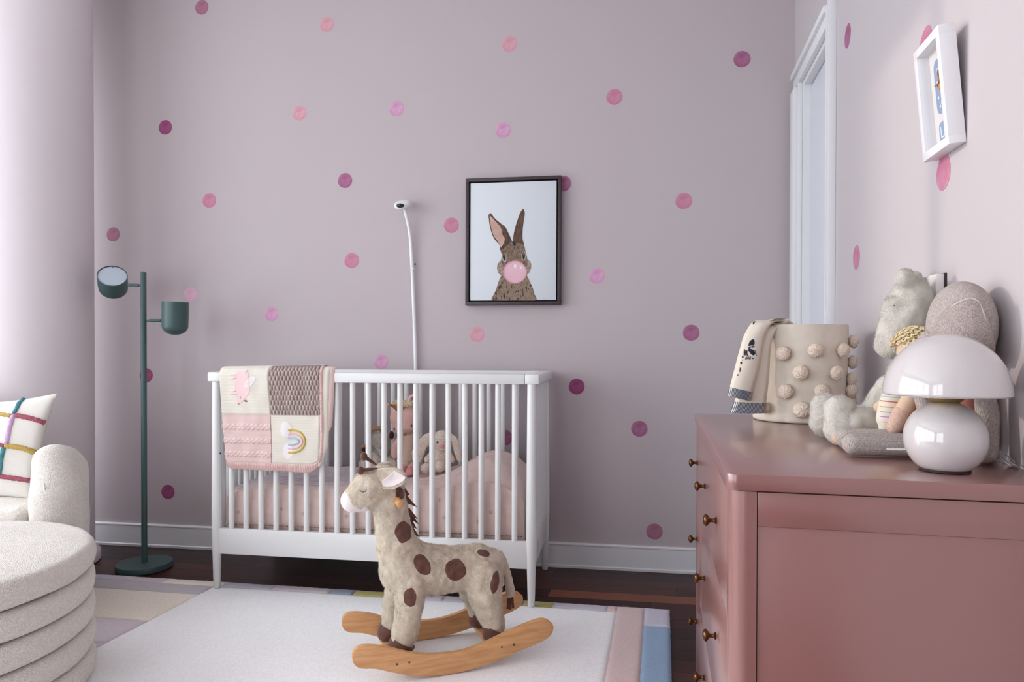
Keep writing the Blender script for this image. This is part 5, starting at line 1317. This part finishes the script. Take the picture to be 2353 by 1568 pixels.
for L, oo in (([(760, 860, 45), (700, 960, 55), (685, 1080, 55), (690, 1130, 48)], ou-.035), ([(1060, 850, 45), (1120, 930, 50), (1130, 1080, 52)], ou+.02)):
    b = bmesh.new()
    for p, q_ in zip(L, L[1:]): capsule(b, Z3(p[0], p[1], oo), r4(p[2]), Z3(q_[0], q_[1], oo), r4(q_[2]))
    obj('arm', remesh(b, .0032, 3), PKN, uni, angle=180)
for (x, y, oo, x2, y2) in ((935, 1395, ou-.085, 1000, 1290), (800, 1390, ou-.07, 840, 1290)):
    A = Z3(x, y, oo); B = Z3(x2, y2, ou-.01); bm = blob([('c', A.lerp(B, .15), r4(72), B, r4(85))], .0035, 3); floorclamp(bm); obj('leg', bm, PKN, uni, angle=180)
    bm = blob([('c', A, r4(72), A.lerp(B, .25), r4(76))], .003, 3); floorclamp(bm); obj('shoe', bm, NOSE, uni, angle=180, label='rose shoe')
bm = bmesh.new()
for L in ([(850, 1020), (900, 1040), (950, 1020), (960, 1040), (910, 1060)], [(905, 1045), (895, 1120), (893, 1210)], [(905, 1045), (875, 1110), (862, 1170)]): line_decal(RV, z3(L), 1.3, .0012, bm=bm)
obj('drawstring', bm, YEL, uni) if len(bm.verts) else bm.free()
bm = bmesh.new(); h = RV.ray_cast(EYE, ray(*z3([(893, 1262)])[0]).normalized()); ball(bm, (h[0] if h[0] is not None else Z3(893, 1262, ou-.06))-cv*.004, r4(46), 4); fuzz(bm, .0012, 260); obj('bobble', bm, MUZ, uni, angle=180)
# fluffy cream animal
CRF = mat('cream_fluff', (222, 212, 198), (238, 230, 218), ns=40, rough=.97, bs=170, bstr=.9, bd=.006, sheen=.5, detail=6); TAN = mat('tan_suede', (176, 134, 104), rough=.9, bs=300, bstr=.3); DBR = mat('dark_brown_plush', (72, 40, 30), rough=.9, bs=300, bstr=.4)
of = .33; r5 = lambda r: r3(of, r)
fa = thing('fluffy_plush_animal', 'fluffy cream plush animal with brown ears leaning at the left of the crib toys', 'soft toy', Z3(400, 1400, of))
bm = blob([('e', Z3(470, 900, of), (r5(155), r5(130), r5(165))), ('e', Z3(500, 1040, of-.012), (r5(110), r5(100), r5(110)))], .0035, 3); fuzz(bm, .005, 70, .002, 200); FAV = bvh(bm); fur(bm, 9000, .009, .0010, CRF, fa, seed=8); obj('head', bm, CRF, fa, angle=180)
bm = blob([('c', Z3(420, 1120, of+.01), r5(140), Z3(420, 1300, of), r5(190)), ('c', Z3(350, 1160, of-.01), r5(70), Z3(190, 1270, of-.04), r5(85)), ('c', Z3(540, 1160, of-.01), r5(70), Z3(660, 1270, of-.05), r5(80))], .0045, 3); fuzz(bm, .005, 70, .002, 200); floorclamp(bm); fur(bm, 14000, .008, .0010, CRF, fa, seed=9); obj('body', bm, CRF, fa, angle=180)
bm = bmesh.new()
b = bmesh.new(); 
P = [Z3(x, y, of) for x, y in ((250, 800), (300, 720), (370, 680), (450, 675), (540, 700))]; tube(b, curve3(P, 4), r5(38), 10); obj('horn_band', b, TAN, fa, label='tan horns')
bm = bmesh.new(); ball(bm, Z3(205, 1000, of-.02), V((r5(95), r5(35), r5(62))), 3); e_ = obj('ear', bm, TAN, fa, label='tan ear'); bm = bmesh.new(); ball(bm, Z3(205, 1030, of-.028), V((r5(58), r5(22), r5(46))), 3); obj('ear_lining', bm, DBR, e_)
bm = bmesh.new(); ball(bm, Z3(640, 790, of), V((r5(40), r5(30), r5(70))), 3); obj('ear', bm, DBR, fa, label='dark brown ear')
h = FAV.ray_cast(EYE, ray(*z3([(467, 1000)])[0]).normalized()); bm = bmesh.new(); ball(bm, h[0] if h[0] is not None else Z3(467, 1000, of-.03), r5(15), 2); obj('eye', bm, EYE_, fa)
